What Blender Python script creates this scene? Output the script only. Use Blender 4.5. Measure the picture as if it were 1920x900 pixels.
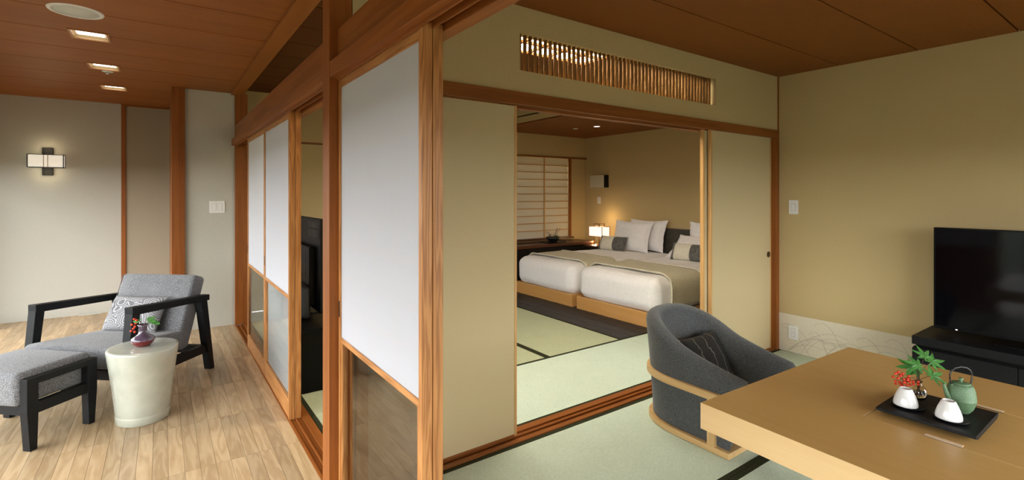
import bpy, bmesh, math, random
from mathutils import Vector, Matrix, noise
random.seed(7)
R = math.radians
for o in list(bpy.data.objects): bpy.data.objects.remove(o)
scene = bpy.context.scene
COL = scene.collection

# ------------------------------------------------------------------ camera
cd = bpy.data.cameras.new('camera'); cam = bpy.data.objects.new('camera', cd); COL.objects.link(cam)
cd.sensor_width = 36.0; cd.lens = 922.0/1920.0*36.0; cd.shift_y = -86.0/1920.0
cd.clip_start = 0.02
cam.location = (0, 0, 1.4)
cam.rotation_euler = (R(90), 0, -math.atan2(656, 922))
scene.camera = cam
# ------------------------------------------------------------------ world, light, exposure
w = bpy.data.worlds.new('overcast_sky'); scene.world = w; w.use_nodes = True
bg = w.node_tree.nodes['Background']
bg.inputs[0].default_value = (0.99, 0.995, 1.0, 1); bg.inputs[1].default_value = 9.0
vs = scene.view_settings
vs.view_transform = 'Standard'; vs.look = 'None'; vs.gamma = 1.0; vs.use_curve_mapping = False
vs.exposure = 0.18

def portal_rear(x0, x1, y, z0, z1):
    l = bpy.data.lights.new('window_portal', 'AREA'); l.shape = 'RECTANGLE'; l.size = x1-x0; l.size_y = z1-z0
    l.cycles.is_portal = True
    o = bpy.data.objects.new('window_portal', l); COL.objects.link(o)
    o.location = ((x0+x1)/2, y, (z0+z1)/2); o.rotation_euler = (R(90), 0, 0); o.rotation_euler = (R(-90), 0, 0)

def portal(x, y0, y1, z0, z1):
    l = bpy.data.lights.new('window_portal', 'AREA'); l.shape = 'RECTANGLE'; l.size = y1-y0; l.size_y = z1-z0
    l.cycles.is_portal = True
    o = bpy.data.objects.new('window_portal', l); COL.objects.link(o)
    o.location = (x, (y0+y1)/2, (z0+z1)/2); o.rotation_euler = (0, R(-90), R(0)); o.rotation_euler = (R(90), 0, R(-90))
    return o

def lamp(name, kind, loc, energy, color=(1, .82, .6), size=.05, rot=(0, 0, 0), spot=120, blend=.6):
    l = bpy.data.lights.new(name, kind); l.energy = energy; l.color = color
    if kind == 'AREA': l.size = size
    else: l.shadow_soft_size = size
    if kind == 'SPOT': l.spot_size = R(spot); l.spot_blend = blend
    o = bpy.data.objects.new(name, l); COL.objects.link(o); o.location = loc; o.rotation_euler = rot
    return o

# ------------------------------------------------------------------ materials
def nmat(name):
    m = bpy.data.materials.new(name); m.use_nodes = True
    nt = m.node_tree; b = nt.nodes['Principled BSDF']
    return m, nt, b
def N(nt, t, **k):
    n = nt.nodes.new(t)
    for a, v in k.items(): setattr(n, a, v)
    return n
def c4(c): return (c[0], c[1], c[2], 1)
def srgb(r, g, b):
    f = lambda v: ((v/255+.055)/1.055)**2.4 if v > 10 else v/255/12.92
    return (f(r), f(g), f(b))
def mul(c, k): return tuple(x*k for x in c)

def plain(name, col, rough=.5, var=.08, scale=30, bump=0, spec=.5, metal=0, coat=0):
    m, nt, b = nmat(name)
    b.inputs['Roughness'].default_value = rough; b.inputs['Metallic'].default_value = metal
    b.inputs['Specular IOR Level'].default_value = spec
    if coat: b.inputs['Coat Weight'].default_value = coat; b.inputs['Coat Roughness'].default_value = .06
    tc = N(nt, 'ShaderNodeTexCoord'); no = N(nt, 'ShaderNodeTexNoise'); no.inputs['Scale'].default_value = scale; no.inputs['Detail'].default_value = 5
    nt.links.new(tc.outputs['Object'], no.inputs['Vector'])
    cr = N(nt, 'ShaderNodeValToRGB'); cr.color_ramp.elements[0].position = .3; cr.color_ramp.elements[1].position = .7
    cr.color_ramp.elements[0].color = c4(mul(col, 1-var)); cr.color_ramp.elements[1].color = c4(mul(col, 1+var))
    nt.links.new(no.outputs['Fac'], cr.inputs['Fac']); nt.links.new(cr.outputs['Color'], b.inputs['Base Color'])
    if bump:
        bp = N(nt, 'ShaderNodeBump'); bp.inputs['Strength'].default_value = bump; bp.inputs['Distance'].default_value = .004
        nt.links.new(no.outputs['Fac'], bp.inputs['Height']); nt.links.new(bp.outputs['Normal'], b.inputs['Normal'])
    return m

def wood(name, ca, cb, axis='Y', rough=.42, stretch=14, scale=1.4, rings=4.0, tone=.12, grain=.5, spec=.4, bump=.12):
    """ca dark grain colour, cb light colour; grain runs along axis; every object gets its own tone and offset"""
    m, nt, b = nmat(name)
    b.inputs['Roughness'].default_value = rough; b.inputs['Specular IOR Level'].default_value = spec
    tc = N(nt, 'ShaderNodeTexCoord'); oi = N(nt, 'ShaderNodeObjectInfo')
    sc = N(nt, 'ShaderNodeVectorMath', operation='SCALE'); sc.inputs[0].default_value = (37.1, 53.7, 19.3)
    nt.links.new(oi.outputs['Random'], sc.inputs['Scale'])
    ad = N(nt, 'ShaderNodeVectorMath', operation='ADD'); nt.links.new(tc.outputs['Object'], ad.inputs[0]); nt.links.new(sc.outputs['Vector'], ad.inputs[1])
    mp = N(nt, 'ShaderNodeMapping')
    s = [stretch]*3; s['XYZ'.index(axis)] = 1.0
    mp.inputs['Scale'].default_value = [v*scale for v in s]
    nt.links.new(ad.outputs['Vector'], mp.inputs['Vector'])
    n1 = N(nt, 'ShaderNodeTexNoise'); n1.inputs['Scale'].default_value = .55; n1.inputs['Detail'].default_value = 2.5; n1.inputs['Distortion'].default_value = .3
    nt.links.new(mp.outputs['Vector'], n1.inputs['Vector'])
    ml = N(nt, 'ShaderNodeMath', operation='MULTIPLY'); ml.inputs[1].default_value = rings*6.28
    nt.links.new(n1.outputs['Fac'], ml.inputs[0])
    sn = N(nt, 'ShaderNodeMath', operation='SINE'); nt.links.new(ml.outputs[0], sn.inputs[0])
    n2 = N(nt, 'ShaderNodeTexNoise'); n2.inputs['Scale'].default_value = 7; n2.inputs['Detail'].default_value = 4
    nt.links.new(mp.outputs['Vector'], n2.inputs['Vector'])
    mr = N(nt, 'ShaderNodeMapRange'); mr.inputs['From Min'].default_value = -1; mr.inputs['From Max'].default_value = 1
    mr.inputs['To Min'].default_value = 0; mr.inputs['To Max'].default_value = grain
    nt.links.new(sn.outputs[0], mr.inputs['Value'])
    a2 = N(nt, 'ShaderNodeMath', operation='MULTIPLY_ADD'); a2.inputs[1].default_value = 1-grain
    nt.links.new(n2.outputs['Fac'], a2.inputs[0]); nt.links.new(mr.outputs['Result'], a2.inputs[2])
    mx = N(nt, 'ShaderNodeMixRGB'); mx.inputs[1].default_value = c4(cb); mx.inputs[2].default_value = c4(ca)
    nt.links.new(a2.outputs[0], mx.inputs[0])
    tr = N(nt, 'ShaderNodeMapRange'); tr.inputs['To Min'].default_value = 1-tone; tr.inputs['To Max'].default_value = 1+tone
    nt.links.new(oi.outputs['Random'], tr.inputs['Value'])
    hs = N(nt, 'ShaderNodeHueSaturation'); nt.links.new(mx.outputs[0], hs.inputs['Color']); nt.links.new(tr.outputs['Result'], hs.inputs['Value'])
    nt.links.new(hs.outputs['Color'], b.inputs['Base Color'])
    if bump:
        bp = N(nt, 'ShaderNodeBump'); bp.inputs['Strength'].default_value = bump; bp.inputs['Distance'].default_value = .001
        nt.links.new(a2.outputs[0], bp.inputs['Height']); nt.links.new(bp.outputs['Normal'], b.inputs['Normal'])
    return m

def woodset(name, ca, cb, **k): return {a: wood(name+'_'+a.lower(), ca, cb, axis=a, **k) for a in 'XYZ'}

def weave(name, ca, cb, sx=350, sy=350, rough=.9, bump=.3, noise_amt=.4, sheen=.2):
    """woven cloth / rush: two crossed fine thread waves in object space plus mottling"""
    m, nt, b = nmat(name); b.inputs['Roughness'].default_value = rough; b.inputs['Specular IOR Level'].default_value = .2
    b.inputs['Sheen Weight'].default_value = sheen
    tc = N(nt, 'ShaderNodeTexCoord'); mp = N(nt, 'ShaderNodeMapping'); mp.inputs['Scale'].default_value = (sx, sy, (sx+sy)/2)
    nt.links.new(tc.outputs['Object'], mp.inputs['Vector'])
    no = N(nt, 'ShaderNodeTexNoise'); no.inputs['Scale'].default_value = 1; no.inputs['Detail'].default_value = 3
    nt.links.new(mp.outputs['Vector'], no.inputs['Vector'])
    n2 = N(nt, 'ShaderNodeTexNoise'); n2.inputs['Scale'].default_value = 6; n2.inputs['Detail'].default_value = 3
    nt.links.new(tc.outputs['Object'], n2.inputs['Vector'])
    ad = N(nt, 'ShaderNodeMath', operation='MULTIPLY_ADD'); ad.inputs[1].default_value = noise_amt*.4
    nt.links.new(n2.outputs['Fac'], ad.inputs[0]); nt.links.new(no.outputs['Fac'], ad.inputs[2])
    cr = N(nt, 'ShaderNodeValToRGB'); cr.color_ramp.elements[0].position = .38+noise_amt*.2; cr.color_ramp.elements[1].position = .62+noise_amt*.2
    cr.color_ramp.elements[0].color = c4(ca); cr.color_ramp.elements[1].color = c4(cb)
    nt.links.new(ad.outputs[0], cr.inputs['Fac']); nt.links.new(cr.outputs['Color'], b.inputs['Base Color'])
    bp = N(nt, 'ShaderNodeBump'); bp.inputs['Strength'].default_value = bump; bp.inputs['Distance'].default_value = .002
    nt.links.new(no.outputs['Fac'], bp.inputs['Height']); nt.links.new(bp.outputs['Normal'], b.inputs['Normal'])
    return m

def emit(name, col, strength, tex=0):
    m, nt, b = nmat(name); b.inputs['Base Color'].default_value = c4(col); b.inputs['Emission Color'].default_value = c4(col)
    b.inputs['Emission Strength'].default_value = strength; b.inputs['Roughness'].default_value = .7
    if tex:
        tc = N(nt, 'ShaderNodeTexCoord'); no = N(nt, 'ShaderNodeTexNoise'); no.inputs['Scale'].default_value = tex; no.inputs['Detail'].default_value = 6
        nt.links.new(tc.outputs['Object'], no.inputs['Vector'])
        mr = N(nt, 'ShaderNodeMapRange'); mr.inputs['To Min'].default_value = strength*.55; mr.inputs['To Max'].default_value = strength*1.45
        nt.links.new(no.outputs['Fac'], mr.inputs['Value']); nt.links.new(mr.outputs['Result'], b.inputs['Emission Strength'])
    return m

def paper(name, col, trans=.35):
    m, nt, b = nmat(name); nt.nodes.remove(b); out = nt.nodes['Material Output']
    tc = N(nt, 'ShaderNodeTexCoord'); mp = N(nt, 'ShaderNodeMapping'); mp.inputs['Scale'].default_value = (30, 30, 30)
    nt.links.new(tc.outputs['Object'], mp.inputs['Vector'])
    no = N(nt, 'ShaderNodeTexNoise'); no.inputs['Scale'].default_value = 2; no.inputs['Detail'].default_value = 8; no.inputs['Distortion'].default_value = 1
    nt.links.new(mp.outputs['Vector'], no.inputs['Vector'])
    cr = N(nt, 'ShaderNodeValToRGB'); cr.color_ramp.elements[0].color = c4(mul(col, .965)); cr.color_ramp.elements[1].color = c4(col)
    nt.links.new(no.outputs['Fac'], cr.inputs['Fac'])
    d = N(nt, 'ShaderNodeBsdfDiffuse'); t = N(nt, 'ShaderNodeBsdfTranslucent'); mx = N(nt, 'ShaderNodeMixShader'); mx.inputs[0].default_value = trans
    nt.links.new(cr.outputs['Color'], d.inputs['Color']); nt.links.new(cr.outputs['Color'], t.inputs['Color'])
    nt.links.new(d.outputs[0], mx.inputs[1]); nt.links.new(t.outputs[0], mx.inputs[2]); nt.links.new(mx.outputs[0], out.inputs['Surface'])
    return m

def pane_mat(name, refl_ior=1.9, tint=(.95, .97, .96)):
    """thin sheet of glass: see-through with a Fresnel mirror on top"""
    m, nt, b = nmat(name); nt.nodes.remove(b); out = nt.nodes['Material Output']
    fr = N(nt, 'ShaderNodeFresnel'); fr.inputs['IOR'].default_value = refl_ior
    t = N(nt, 'ShaderNodeBsdfTransparent'); t.inputs['Color'].default_value = c4(tint)
    g = N(nt, 'ShaderNodeBsdfGlossy'); g.inputs['Roughness'].default_value = .02
    mx = N(nt, 'ShaderNodeMixShader'); ge = N(nt, 'ShaderNodeNewGeometry')
    iv = N(nt, 'ShaderNodeMath', operation='SUBTRACT'); iv.inputs[0].default_value = 1; nt.links.new(ge.outputs['Backfacing'], iv.inputs[1])
    ff = N(nt, 'ShaderNodeMath', operation='MULTIPLY'); nt.links.new(fr.outputs[0], ff.inputs[0]); nt.links.new(iv.outputs[0], ff.inputs[1])
    nt.links.new(ff.outputs[0], mx.inputs[0]); nt.links.new(t.outputs[0], mx.inputs[1]); nt.links.new(g.outputs[0], mx.inputs[2])
    nt.links.new(mx.outputs[0], out.inputs['Surface'])
    return m

def glass(name, col=(1, 1, 1), ior=1.45, rough=0):
    m, nt, b = nmat(name); b.inputs['Base Color'].default_value = c4(col); b.inputs['Transmission Weight'].default_value = 1
    b.inputs['IOR'].default_value = ior; b.inputs['Roughness'].default_value = rough
    return m

M = {}
M['wall'] = plain('olive_plaster', (.54, .42, .215), .92, .05, 160, .12, .15)
M['wall_grey'] = plain('grey_plaster', (.50, .495, .435), .92, .06, 130, .18, .15)
M['door_panel'] = plain('taupe_panel', (.36, .315, .235), .85, .05, 90, .05, .2)
M['cedar'] = woodset('cedar', (.20, .060, .011), (.31, .103, .021), spec=.25, rough=.45, rings=3, tone=.05, stretch=20, scale=2)
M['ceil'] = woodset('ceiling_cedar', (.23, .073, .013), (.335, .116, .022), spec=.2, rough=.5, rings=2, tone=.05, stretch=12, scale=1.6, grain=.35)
M['ceil3'] = woodset('ceiling_cedar_shaded', (.085, .026, .005), (.13, .042, .008), spec=.15, rough=.6, rings=1.5, tone=.04, stretch=6, scale=1.2, grain=.3)  # darker copy of the ceiling cedar: bedroom shade is put into the colour
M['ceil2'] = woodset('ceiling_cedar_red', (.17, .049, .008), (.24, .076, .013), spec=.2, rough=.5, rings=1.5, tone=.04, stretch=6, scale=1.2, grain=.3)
M['frame'] = woodset('honey_frame', (.26, .09, .02), (.58, .275, .088), rough=.42, rings=9, tone=.06, stretch=22, scale=2.2, grain=.55)
M['pale'] = woodset('pale_frame', (.50, .27, .09), (.68, .42, .17), rough=.45, rings=4, tone=.05, stretch=20, scale=2)
M['oak'] = wood('oak_plank', (.345, .225, .112), (.565, .43, .265), 'Y', rough=.36, stretch=9, scale=2.4, rings=6, tone=.18, grain=.45, spec=.4)
M['table'] = wood('table_oak', (.53, .31, .095), (.61, .375, .13), 'Y', rough=.3, stretch=40, scale=1.2, rings=2, tone=.02, grain=.25, spec=.45)
M['table_side'] = wood('table_oak_edge', (.64, .42, .19), (.72, .51, .26), 'Y', rough=.4, stretch=40, scale=1.2, rings=2, tone=.02, grain=.25)
M['boxface'] = plain('stone_grey_face', (.60, .56, .43), .6, .04, 60)
M['slot'] = plain('pale_maple_slot', (.78, .58, .36), .4, .05, 60)
M['chairwood'] = woodset('ash_wood', (.56, .35, .14), (.70, .48, .23), rough=.4, rings=3, tone=.03, stretch=18, scale=2)
M['bedwood'] = wood('bed_maple', (.55, .28, .08), (.64, .36, .13), 'Y', rough=.4, stretch=15, scale=1, rings=2, tone=.03)
M['dark'] = plain('black_stained_wood', (.006, .0065, .0075), .5, .25, 60, .1, .22)
M['black'] = plain('black_lacquer', (.003, .003, .0034), .4, .1, 20, 0, .15)
M['screen'] = plain('screen_glass', (.002, .002, .003), .08, .05, 5, 0, .22)
M['tvback'] = plain('tv_back_plastic', (.006, .0065, .007), .45, .1, 20, 0, .2)
M['tvgrey'] = plain('tv_grey_plastic', (.05, .055, .058), .4, .1, 20, 0, .5)
M['tatami'] = weave('tatami_rush', (.52, .635, .54), (.645, .755, .645), 60, 420, .75, .25, .4, 0)
M['tatami_y'] = weave('tatami_rush_nap_shade', (.41, .455, .30), (.52, .56, .385), 420, 60, .75, .25, .4, 0)  # same rush; the darker look of its turned nap is put into the colour
M['heri'] = weave('tatami_edging', (.010, .012, .005), (.045, .05, .022), 260, 260, .8, .2, .2, 0)
M['greyfab'] = weave('grey_tweed', (.075, .078, .083), (.27, .275, .285), 230, 230, .95, .5, .3)
M['charcoal'] = weave('charcoal_felt', (.040, .044, .046), (.125, .132, .136), 280, 280, .95, .4, .2)
M['headfab'] = weave('headboard_tweed', (.02, .018, .014), (.11, .10, .08), 120, 120, .95, .4, .2)
M['white'] = weave('white_linen', (.86, .85, .865), (.91, .90, .915), 40, 40, .9, .12, .3)
M['runner'] = weave('sage_runner', (.52, .48, .33), (.62, .575, .42), 90, 90, .8, .15, .5)
M['bolster'] = weave('cream_satin', (.70, .66, .54), (.80, .77, .65), 60, 60, .6, .1, .3)
M['bolster_grey'] = weave('grey_satin', (.08, .08, .07), (.16, .16, .15), 60, 60, .5, .1, .3)
M['paper'] = paper('shoji_paper', (.83, .84, .88), .55)
M['paper_warm'] = paper('bedroom_screen_paper', (.80, .76, .64), .3)
M['fusuma'] = plain('fusuma_paper', (.58, .465, .27), .85, .03, 250, .03, .2)
M['wainscot'] = plain('cream_wainscot', (.72, .66, .52), .8, .03, 60, .02, .2)
M['grassink'] = plain('silver_ink', (.42, .37, .30), .6, .05, 30)
M['glass'] = pane_mat('shoji_glass', 3.0)
M['winpane'] = pane_mat('window_glass', 1.25, (.98, .99, .99))
M['plate'] = plain('white_plastic', (.80, .80, .78), .4, .02, 20)
M['plate_line'] = plain('grey_seam', (.42, .42, .40), .5, .02, 20)
M['speaker'] = plain('speaker_mesh', (.66, .68, .64), .6, .06, 300)
M['ceramic'] = plain('celadon_ceramic', (.44, .455, .38), .22, .07, 14, .05, .5, coat=.5)
M['porcelain'] = plain('white_porcelain', (.82, .82, .80), .15, .01, 10, 0, .5, coat=.6)
M['kettle'] = plain('green_cast_iron', (.115, .205, .105), .42, .22, 260, .5, .5)
M['iron'] = plain('black_iron', (.012, .012, .012), .4, .1, 60, .1)
M['leaf'] = plain('maple_leaf', (.055, .20, .035), .5, .35, 60, .1)
M['stem'] = plain('twig', (.08, .05, .03), .7, .2, 60)
M['berry'] = plain('red_berry', (.62, .045, .015), .25, .15, 60)
M['vasepurple'] = plain('mauve_glaze', (.095, .065, .10), .2, .3, 14, 0, .5, coat=.6)
M['vasered'] = plain('oxblood_glaze', (.14, .01, .012), .15, .2, 14, 0, .5, coat=.6)
M['clear'] = glass('clear_glass')
M['bamboo'] = woodset('smoked_bamboo', (.20, .09, .028), (.36, .19, .065), rough=.75, spec=.15, bump=0, rings=2, tone=.15, stretch=14, scale=3)
M['charredwood'] = wood('charred_timber', (.006, .006, .008), (.03, .03, .035), 'Y', rough=.5, stretch=10, scale=3, rings=6, tone=.3, grain=.6, bump=.8)
M['deskwood'] = wood('red_desk', (.05, .018, .008), (.13, .045, .018), 'X', rough=.35, stretch=12, scale=1.5, rings=2)
M['desk_dark'] = plain('dark_cabinet', (.012, .009, .008), .4, .2, 20)
M['lampshade'] = emit('lamp_shade_paper', (1, .82, .62), 1.1, 60)
M['sconceshade'] = emit('sconce_paper', (1, .95, .82), .40, 90)
M['downglow'] = emit('downlight_glow', (1, .95, .85), 4)
M['coffer'] = emit('ceiling_lantern_paper', (1, .90, .70), 18)
M['goldtrim'] = plain('pale_gold_trim', (.55, .40, .22), .4, .05, 20)
M['brass'] = plain('aged_brass', (.10, .07, .03), .35, .1, 30, 0, .5, .7)
M['steel'] = plain('chrome', (.6, .6, .6), .2, .02, 10, 0, .5, 1)
M['copper'] = plain('copper_wire', (.35, .14, .05), .35, .1, 30, 0, .5, .6)
M['ground'] = plain('garden_ground', (.05, .06, .035), .95, .3, 2)

def pattern_swirl():
    m, nt, b = nmat('swirl_embroidered_cloth'); b.inputs['Roughness'].default_value = .85
    tc = N(nt, 'ShaderNodeTexCoord'); vo = N(nt, 'ShaderNodeTexVoronoi'); vo.inputs['Scale'].default_value = 9
    no = N(nt, 'ShaderNodeTexNoise'); no.inputs['Scale'].default_value = 9; no.inputs['Detail'].default_value = 1
    mx = N(nt, 'ShaderNodeMixRGB'); mx.inputs[0].default_value = .06
    nt.links.new(tc.outputs['Object'], no.inputs['Vector']); nt.links.new(tc.outputs['Object'], mx.inputs[1]); nt.links.new(no.outputs['Color'], mx.inputs[2])
    nt.links.new(mx.outputs[0], vo.inputs['Vector'])
    ml = N(nt, 'ShaderNodeMath', operation='MULTIPLY'); ml.inputs[1].default_value = 62; nt.links.new(vo.outputs['Distance'], ml.inputs[0])
    sn = N(nt, 'ShaderNodeMath', operation='SINE'); nt.links.new(ml.outputs[0], sn.inputs[0])
    cr = N(nt, 'ShaderNodeValToRGB'); cr.color_ramp.elements[0].position = .05; cr.color_ramp.elements[1].position = .45
    cr.color_ramp.elements[0].color = (.16, .16, .17, 1); cr.color_ramp.elements[1].color = (.44, .44, .455, 1)
    nt.links.new(sn.outputs[0], cr.inputs['Fac']); nt.links.new(cr.outputs['Color'], b.inputs['Base Color'])
    return m
def pattern_lines():
    m, nt, b = nmat('black_cloth_with_pale_wavy_stripes'); b.inputs['Roughness'].default_value = .8
    tc = N(nt, 'ShaderNodeTexCoord'); no = N(nt, 'ShaderNodeTexNoise'); no.inputs['Scale'].default_value = 22; no.inputs['Detail'].default_value = 2
    nt.links.new(tc.outputs['Object'], no.inputs['Vector'])
    sx = N(nt, 'ShaderNodeSeparateXYZ'); nt.links.new(tc.outputs['Object'], sx.inputs[0])
    a = N(nt, 'ShaderNodeMath', operation='MULTIPLY_ADD'); a.inputs[1].default_value = .05
    nt.links.new(no.outputs['Fac'], a.inputs[0]); nt.links.new(sx.outputs['X'], a.inputs[2])
    ml = N(nt, 'ShaderNodeMath', operation='MULTIPLY'); ml.inputs[1].default_value = 76; nt.links.new(a.outputs[0], ml.inputs[0])
    sn = N(nt, 'ShaderNodeMath', operation='SINE'); nt.links.new(ml.outputs[0], sn.inputs[0])
    cr = N(nt, 'ShaderNodeValToRGB'); e = cr.color_ramp.elements
    e[0].position = .93; e[0].color = (.006, .005, .005, 1); e[1].position = .99; e[1].color = (.13, .115, .095, 1)
    x = cr.color_ramp.elements.new(.55); x.color = (.010, .008, .006, 1)
    nt.links.new(sn.outputs[0], cr.inputs['Fac']); nt.links.new(cr.outputs['Color'], b.inputs['Base Color'])
    return m
M['swirl'] = pattern_swirl(); M['stripe'] = pattern_lines()

# ------------------------------------------------------------------ mesh helpers
def nb(): return bmesh.new()
def hexa(bm, p):
    """8 points: bottom ring 0-3 (ccw), top ring 4-7"""
    v = [bm.verts.new(q) for q in p]
    for f in ((3, 2, 1, 0), (4, 5, 6, 7), (0, 1, 5, 4), (1, 2, 6, 5), (2, 3, 7, 6), (3, 0, 4, 7)): bm.faces.new([v[i] for i in f])
def box(bm, x0, x1, y0, y1, z0, z1):
    hexa(bm, [(x0, y0, z0), (x1, y0, z0), (x1, y1, z0), (x0, y1, z0), (x0, y0, z1), (x1, y0, z1), (x1, y1, z1), (x0, y1, z1)])
    return bm
def taper(bm, c0, s0, c1, s1):
    """leg from rect c0 (x,y,z) size s0 to rect c1 size s1"""
    p = []
    for c, s in ((c0, s0), (c1, s1)):
        for a, b in ((-1, -1), (1, -1), (1, 1), (-1, 1)): p.append((c[0]+a*s[0]/2, c[1]+b*s[1]/2, c[2]))
    hexa(bm, p); return bm
def prism(bm, poly, axis, a0, a1):
    """extrude a 2D polygon along an axis; poly in the other two axes in xyz order"""
    def P(q, a):
        r = list(q); r.insert('XYZ'.index(axis), a); return r
    v0 = [bm.verts.new(P(q, a0)) for q in poly]; v1 = [bm.verts.new(P(q, a1)) for q in poly]
    n = len(poly)
    for i in range(n): bm.faces.new((v0[i], v0[(i+1) % n], v1[(i+1) % n], v1[i]))
    bm.faces.new(v0[::-1]); bm.faces.new(v1); return bm
def lathe(bm, prof, seg=32, sx=1, sy=1, c=(0, 0, 0)):
    rings = []
    for r, z in prof:
        if r < 1e-6: rings.append([bm.verts.new((c[0], c[1], c[2]+z))])
        else: rings.append([bm.verts.new((c[0]+sx*r*math.cos(2*math.pi*k/seg), c[1]+sy*r*math.sin(2*math.pi*k/seg), c[2]+z)) for k in range(seg)])
    for a, b in zip(rings, rings[1:]):
        for k in range(seg):
            k2 = (k+1) % seg
            if len(a) == 1: bm.faces.new((a[0], b[k2], b[k]))
            elif len(b) == 1: bm.faces.new((a[k], a[k2], b[0]))
            else: bm.faces.new((a[k], a[k2], b[k2], b[k]))
    return bm
def tube(bm, pts, r, seg=8, cap=True):
    pts = [Vector(p) for p in pts]; n = len(pts); rr = r if isinstance(r, (list, tuple)) else [r]*n
    ref = Vector((0, 0, 1)); rings = []
    t0 = (pts[1]-pts[0]).normalized()
    if abs(t0.dot(ref)) > .95: ref = Vector((1, 0, 0))
    for i, p in enumerate(pts):
        t = (pts[min(i+1, n-1)]-pts[max(i-1, 0)]).normalized()
        u = t.cross(ref)
        if u.length < 1e-4: u = t.cross(Vector((0, 1, 0)))
        u.normalize(); v = t.cross(u).normalized(); ref = -v if False else ref
        rings.append([bm.verts.new(p+rr[i]*(math.cos(2*math.pi*k/seg)*u+math.sin(2*math.pi*k/seg)*v)) for k in range(seg)])
    for a, b in zip(rings, rings[1:]):
        for k in range(seg): bm.faces.new((a[k], a[(k+1) % seg], b[(k+1) % seg], b[k]))
    if cap: bm.faces.new(rings[0][::-1]); bm.faces.new(rings[-1])
    return bm
def bez(p0, p1, p2, n=12):
    p0, p1, p2 = Vector(p0), Vector(p1), Vector(p2)
    return [(1-t)**2*p0+2*t*(1-t)*p1+t*t*p2 for t in [i/n for i in range(n+1)]]
def rbox(bm, c, d, r, mid=(4, 4, 4), k=4, fn=None):
    """rounded box: centre c, size d, corner radius r, mid subdivisions, fn(Vector)->Vector bends it"""
    co = []
    for ax in range(3):
        h = d[ax]/2; rr = min(r, h*.999); l = []
        for i in range(k): l.append(-h+rr*(1-math.tan(math.pi/4*(k-i)/k)))
        for i in range(mid[ax]+1): l.append(-h+rr+(d[ax]-2*rr)*i/mid[ax])
        for i in range(1, k+1): l.append(h-rr+rr*math.tan(math.pi/4*i/k))
        co.append(l)
    cache = {}
    def V(i, j, q):
        key = (i, j, q)
        if key in cache: return cache[key]
        p = Vector((co[0][i], co[1][j], co[2][q])); s = Vector()
        for ax in range(3):
            h = d[ax]/2-min(r, d[ax]/2*.999); s[ax] = max(-h, min(h, p[ax]))
        e = p-s
        if e.length > 1e-9: p = s+e.normalized()*r
        if fn: p = fn(p)
        cache[key] = bm.verts.new(p+Vector(c)); return cache[key]
    n = [len(l) for l in co]
    for i in range(n[0]-1):
        for j in range(n[1]-1):
            bm.faces.new((V(i, j, 0), V(i, j+1, 0), V(i+1, j+1, 0), V(i+1, j, 0)))
            q = n[2]-1; bm.faces.new((V(i, j, q), V(i+1, j, q), V(i+1, j+1, q), V(i, j+1, q)))
    for i in range(n[0]-1):
        for q in range(n[2]-1):
            bm.faces.new((V(i, 0, q), V(i+1, 0, q), V(i+1, 0, q+1), V(i, 0, q+1)))
            j = n[1]-1; bm.faces.new((V(i, j, q), V(i, j, q+1), V(i+1, j, q+1), V(i+1, j, q)))
    for j in range(n[1]-1):
        for q in range(n[2]-1):
            bm.faces.new((V(0, j, q), V(0, j, q+1), V(0, j+1, q+1), V(0, j+1, q)))
            i = n[0]-1; bm.faces.new((V(i, j, q), V(i, j+1, q), V(i, j+1, q+1), V(i, j, q+1)))
    return bm
def pillow(bm, w, h, t, n=22, pinch=.07, flange=0, wr=.004, seed=0):
    """flat in XY, thickness along Z"""
    def P(u, v, s):
        x = w/2*u*(1-pinch*(1-v*v)*u*u); y = h/2*v*(1-pinch*(1-u*u)*v*v)
        k = 1-flange
        a = max(0, 1-(abs(u)/k)**2.6); b = max(0, 1-(abs(v)/k)**2.6)
        z = t/2*(a*b)**.45+.004
        z += wr*noise.noise(Vector((u*3+seed, v*3, s*2.0)))*(.4+a*b)
        if flange: z += .0
        f = flange and .010*noise.noise(Vector((u*5+seed, v*5, 3.3)))*(1-min(1, a*b*5)) or 0
        return bm.verts.new((x, y, s*z+f))
    g = {}
    for s in (1, -1):
        for i in range(n+1):
            for j in range(n+1): g[s, i, j] = P(-1+2*i/n, -1+2*j/n, s)
    for s in (1, -1):
        for i in range(n):
            for j in range(n):
                q = [g[s, i, j], g[s, i+1, j], g[s, i+1, j+1], g[s, i, j+1]]
                bm.faces.new(q if s > 0 else q[::-1])
    for i in range(n):
        bm.faces.new((g[-1, i, 0], g[-1, i+1, 0], g[1, i+1, 0], g[1, i, 0])); bm.faces.new((g[1, i, n], g[1, i+1, n], g[-1, i+1, n], g[-1, i, n]))
        bm.faces.new((g[1, 0, i], g[1, 0, i+1], g[-1, 0, i+1], g[-1, 0, i])); bm.faces.new((g[-1, n, i], g[-1, n, i+1], g[1, n, i+1], g[1, n, i]))
    return bm

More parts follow.
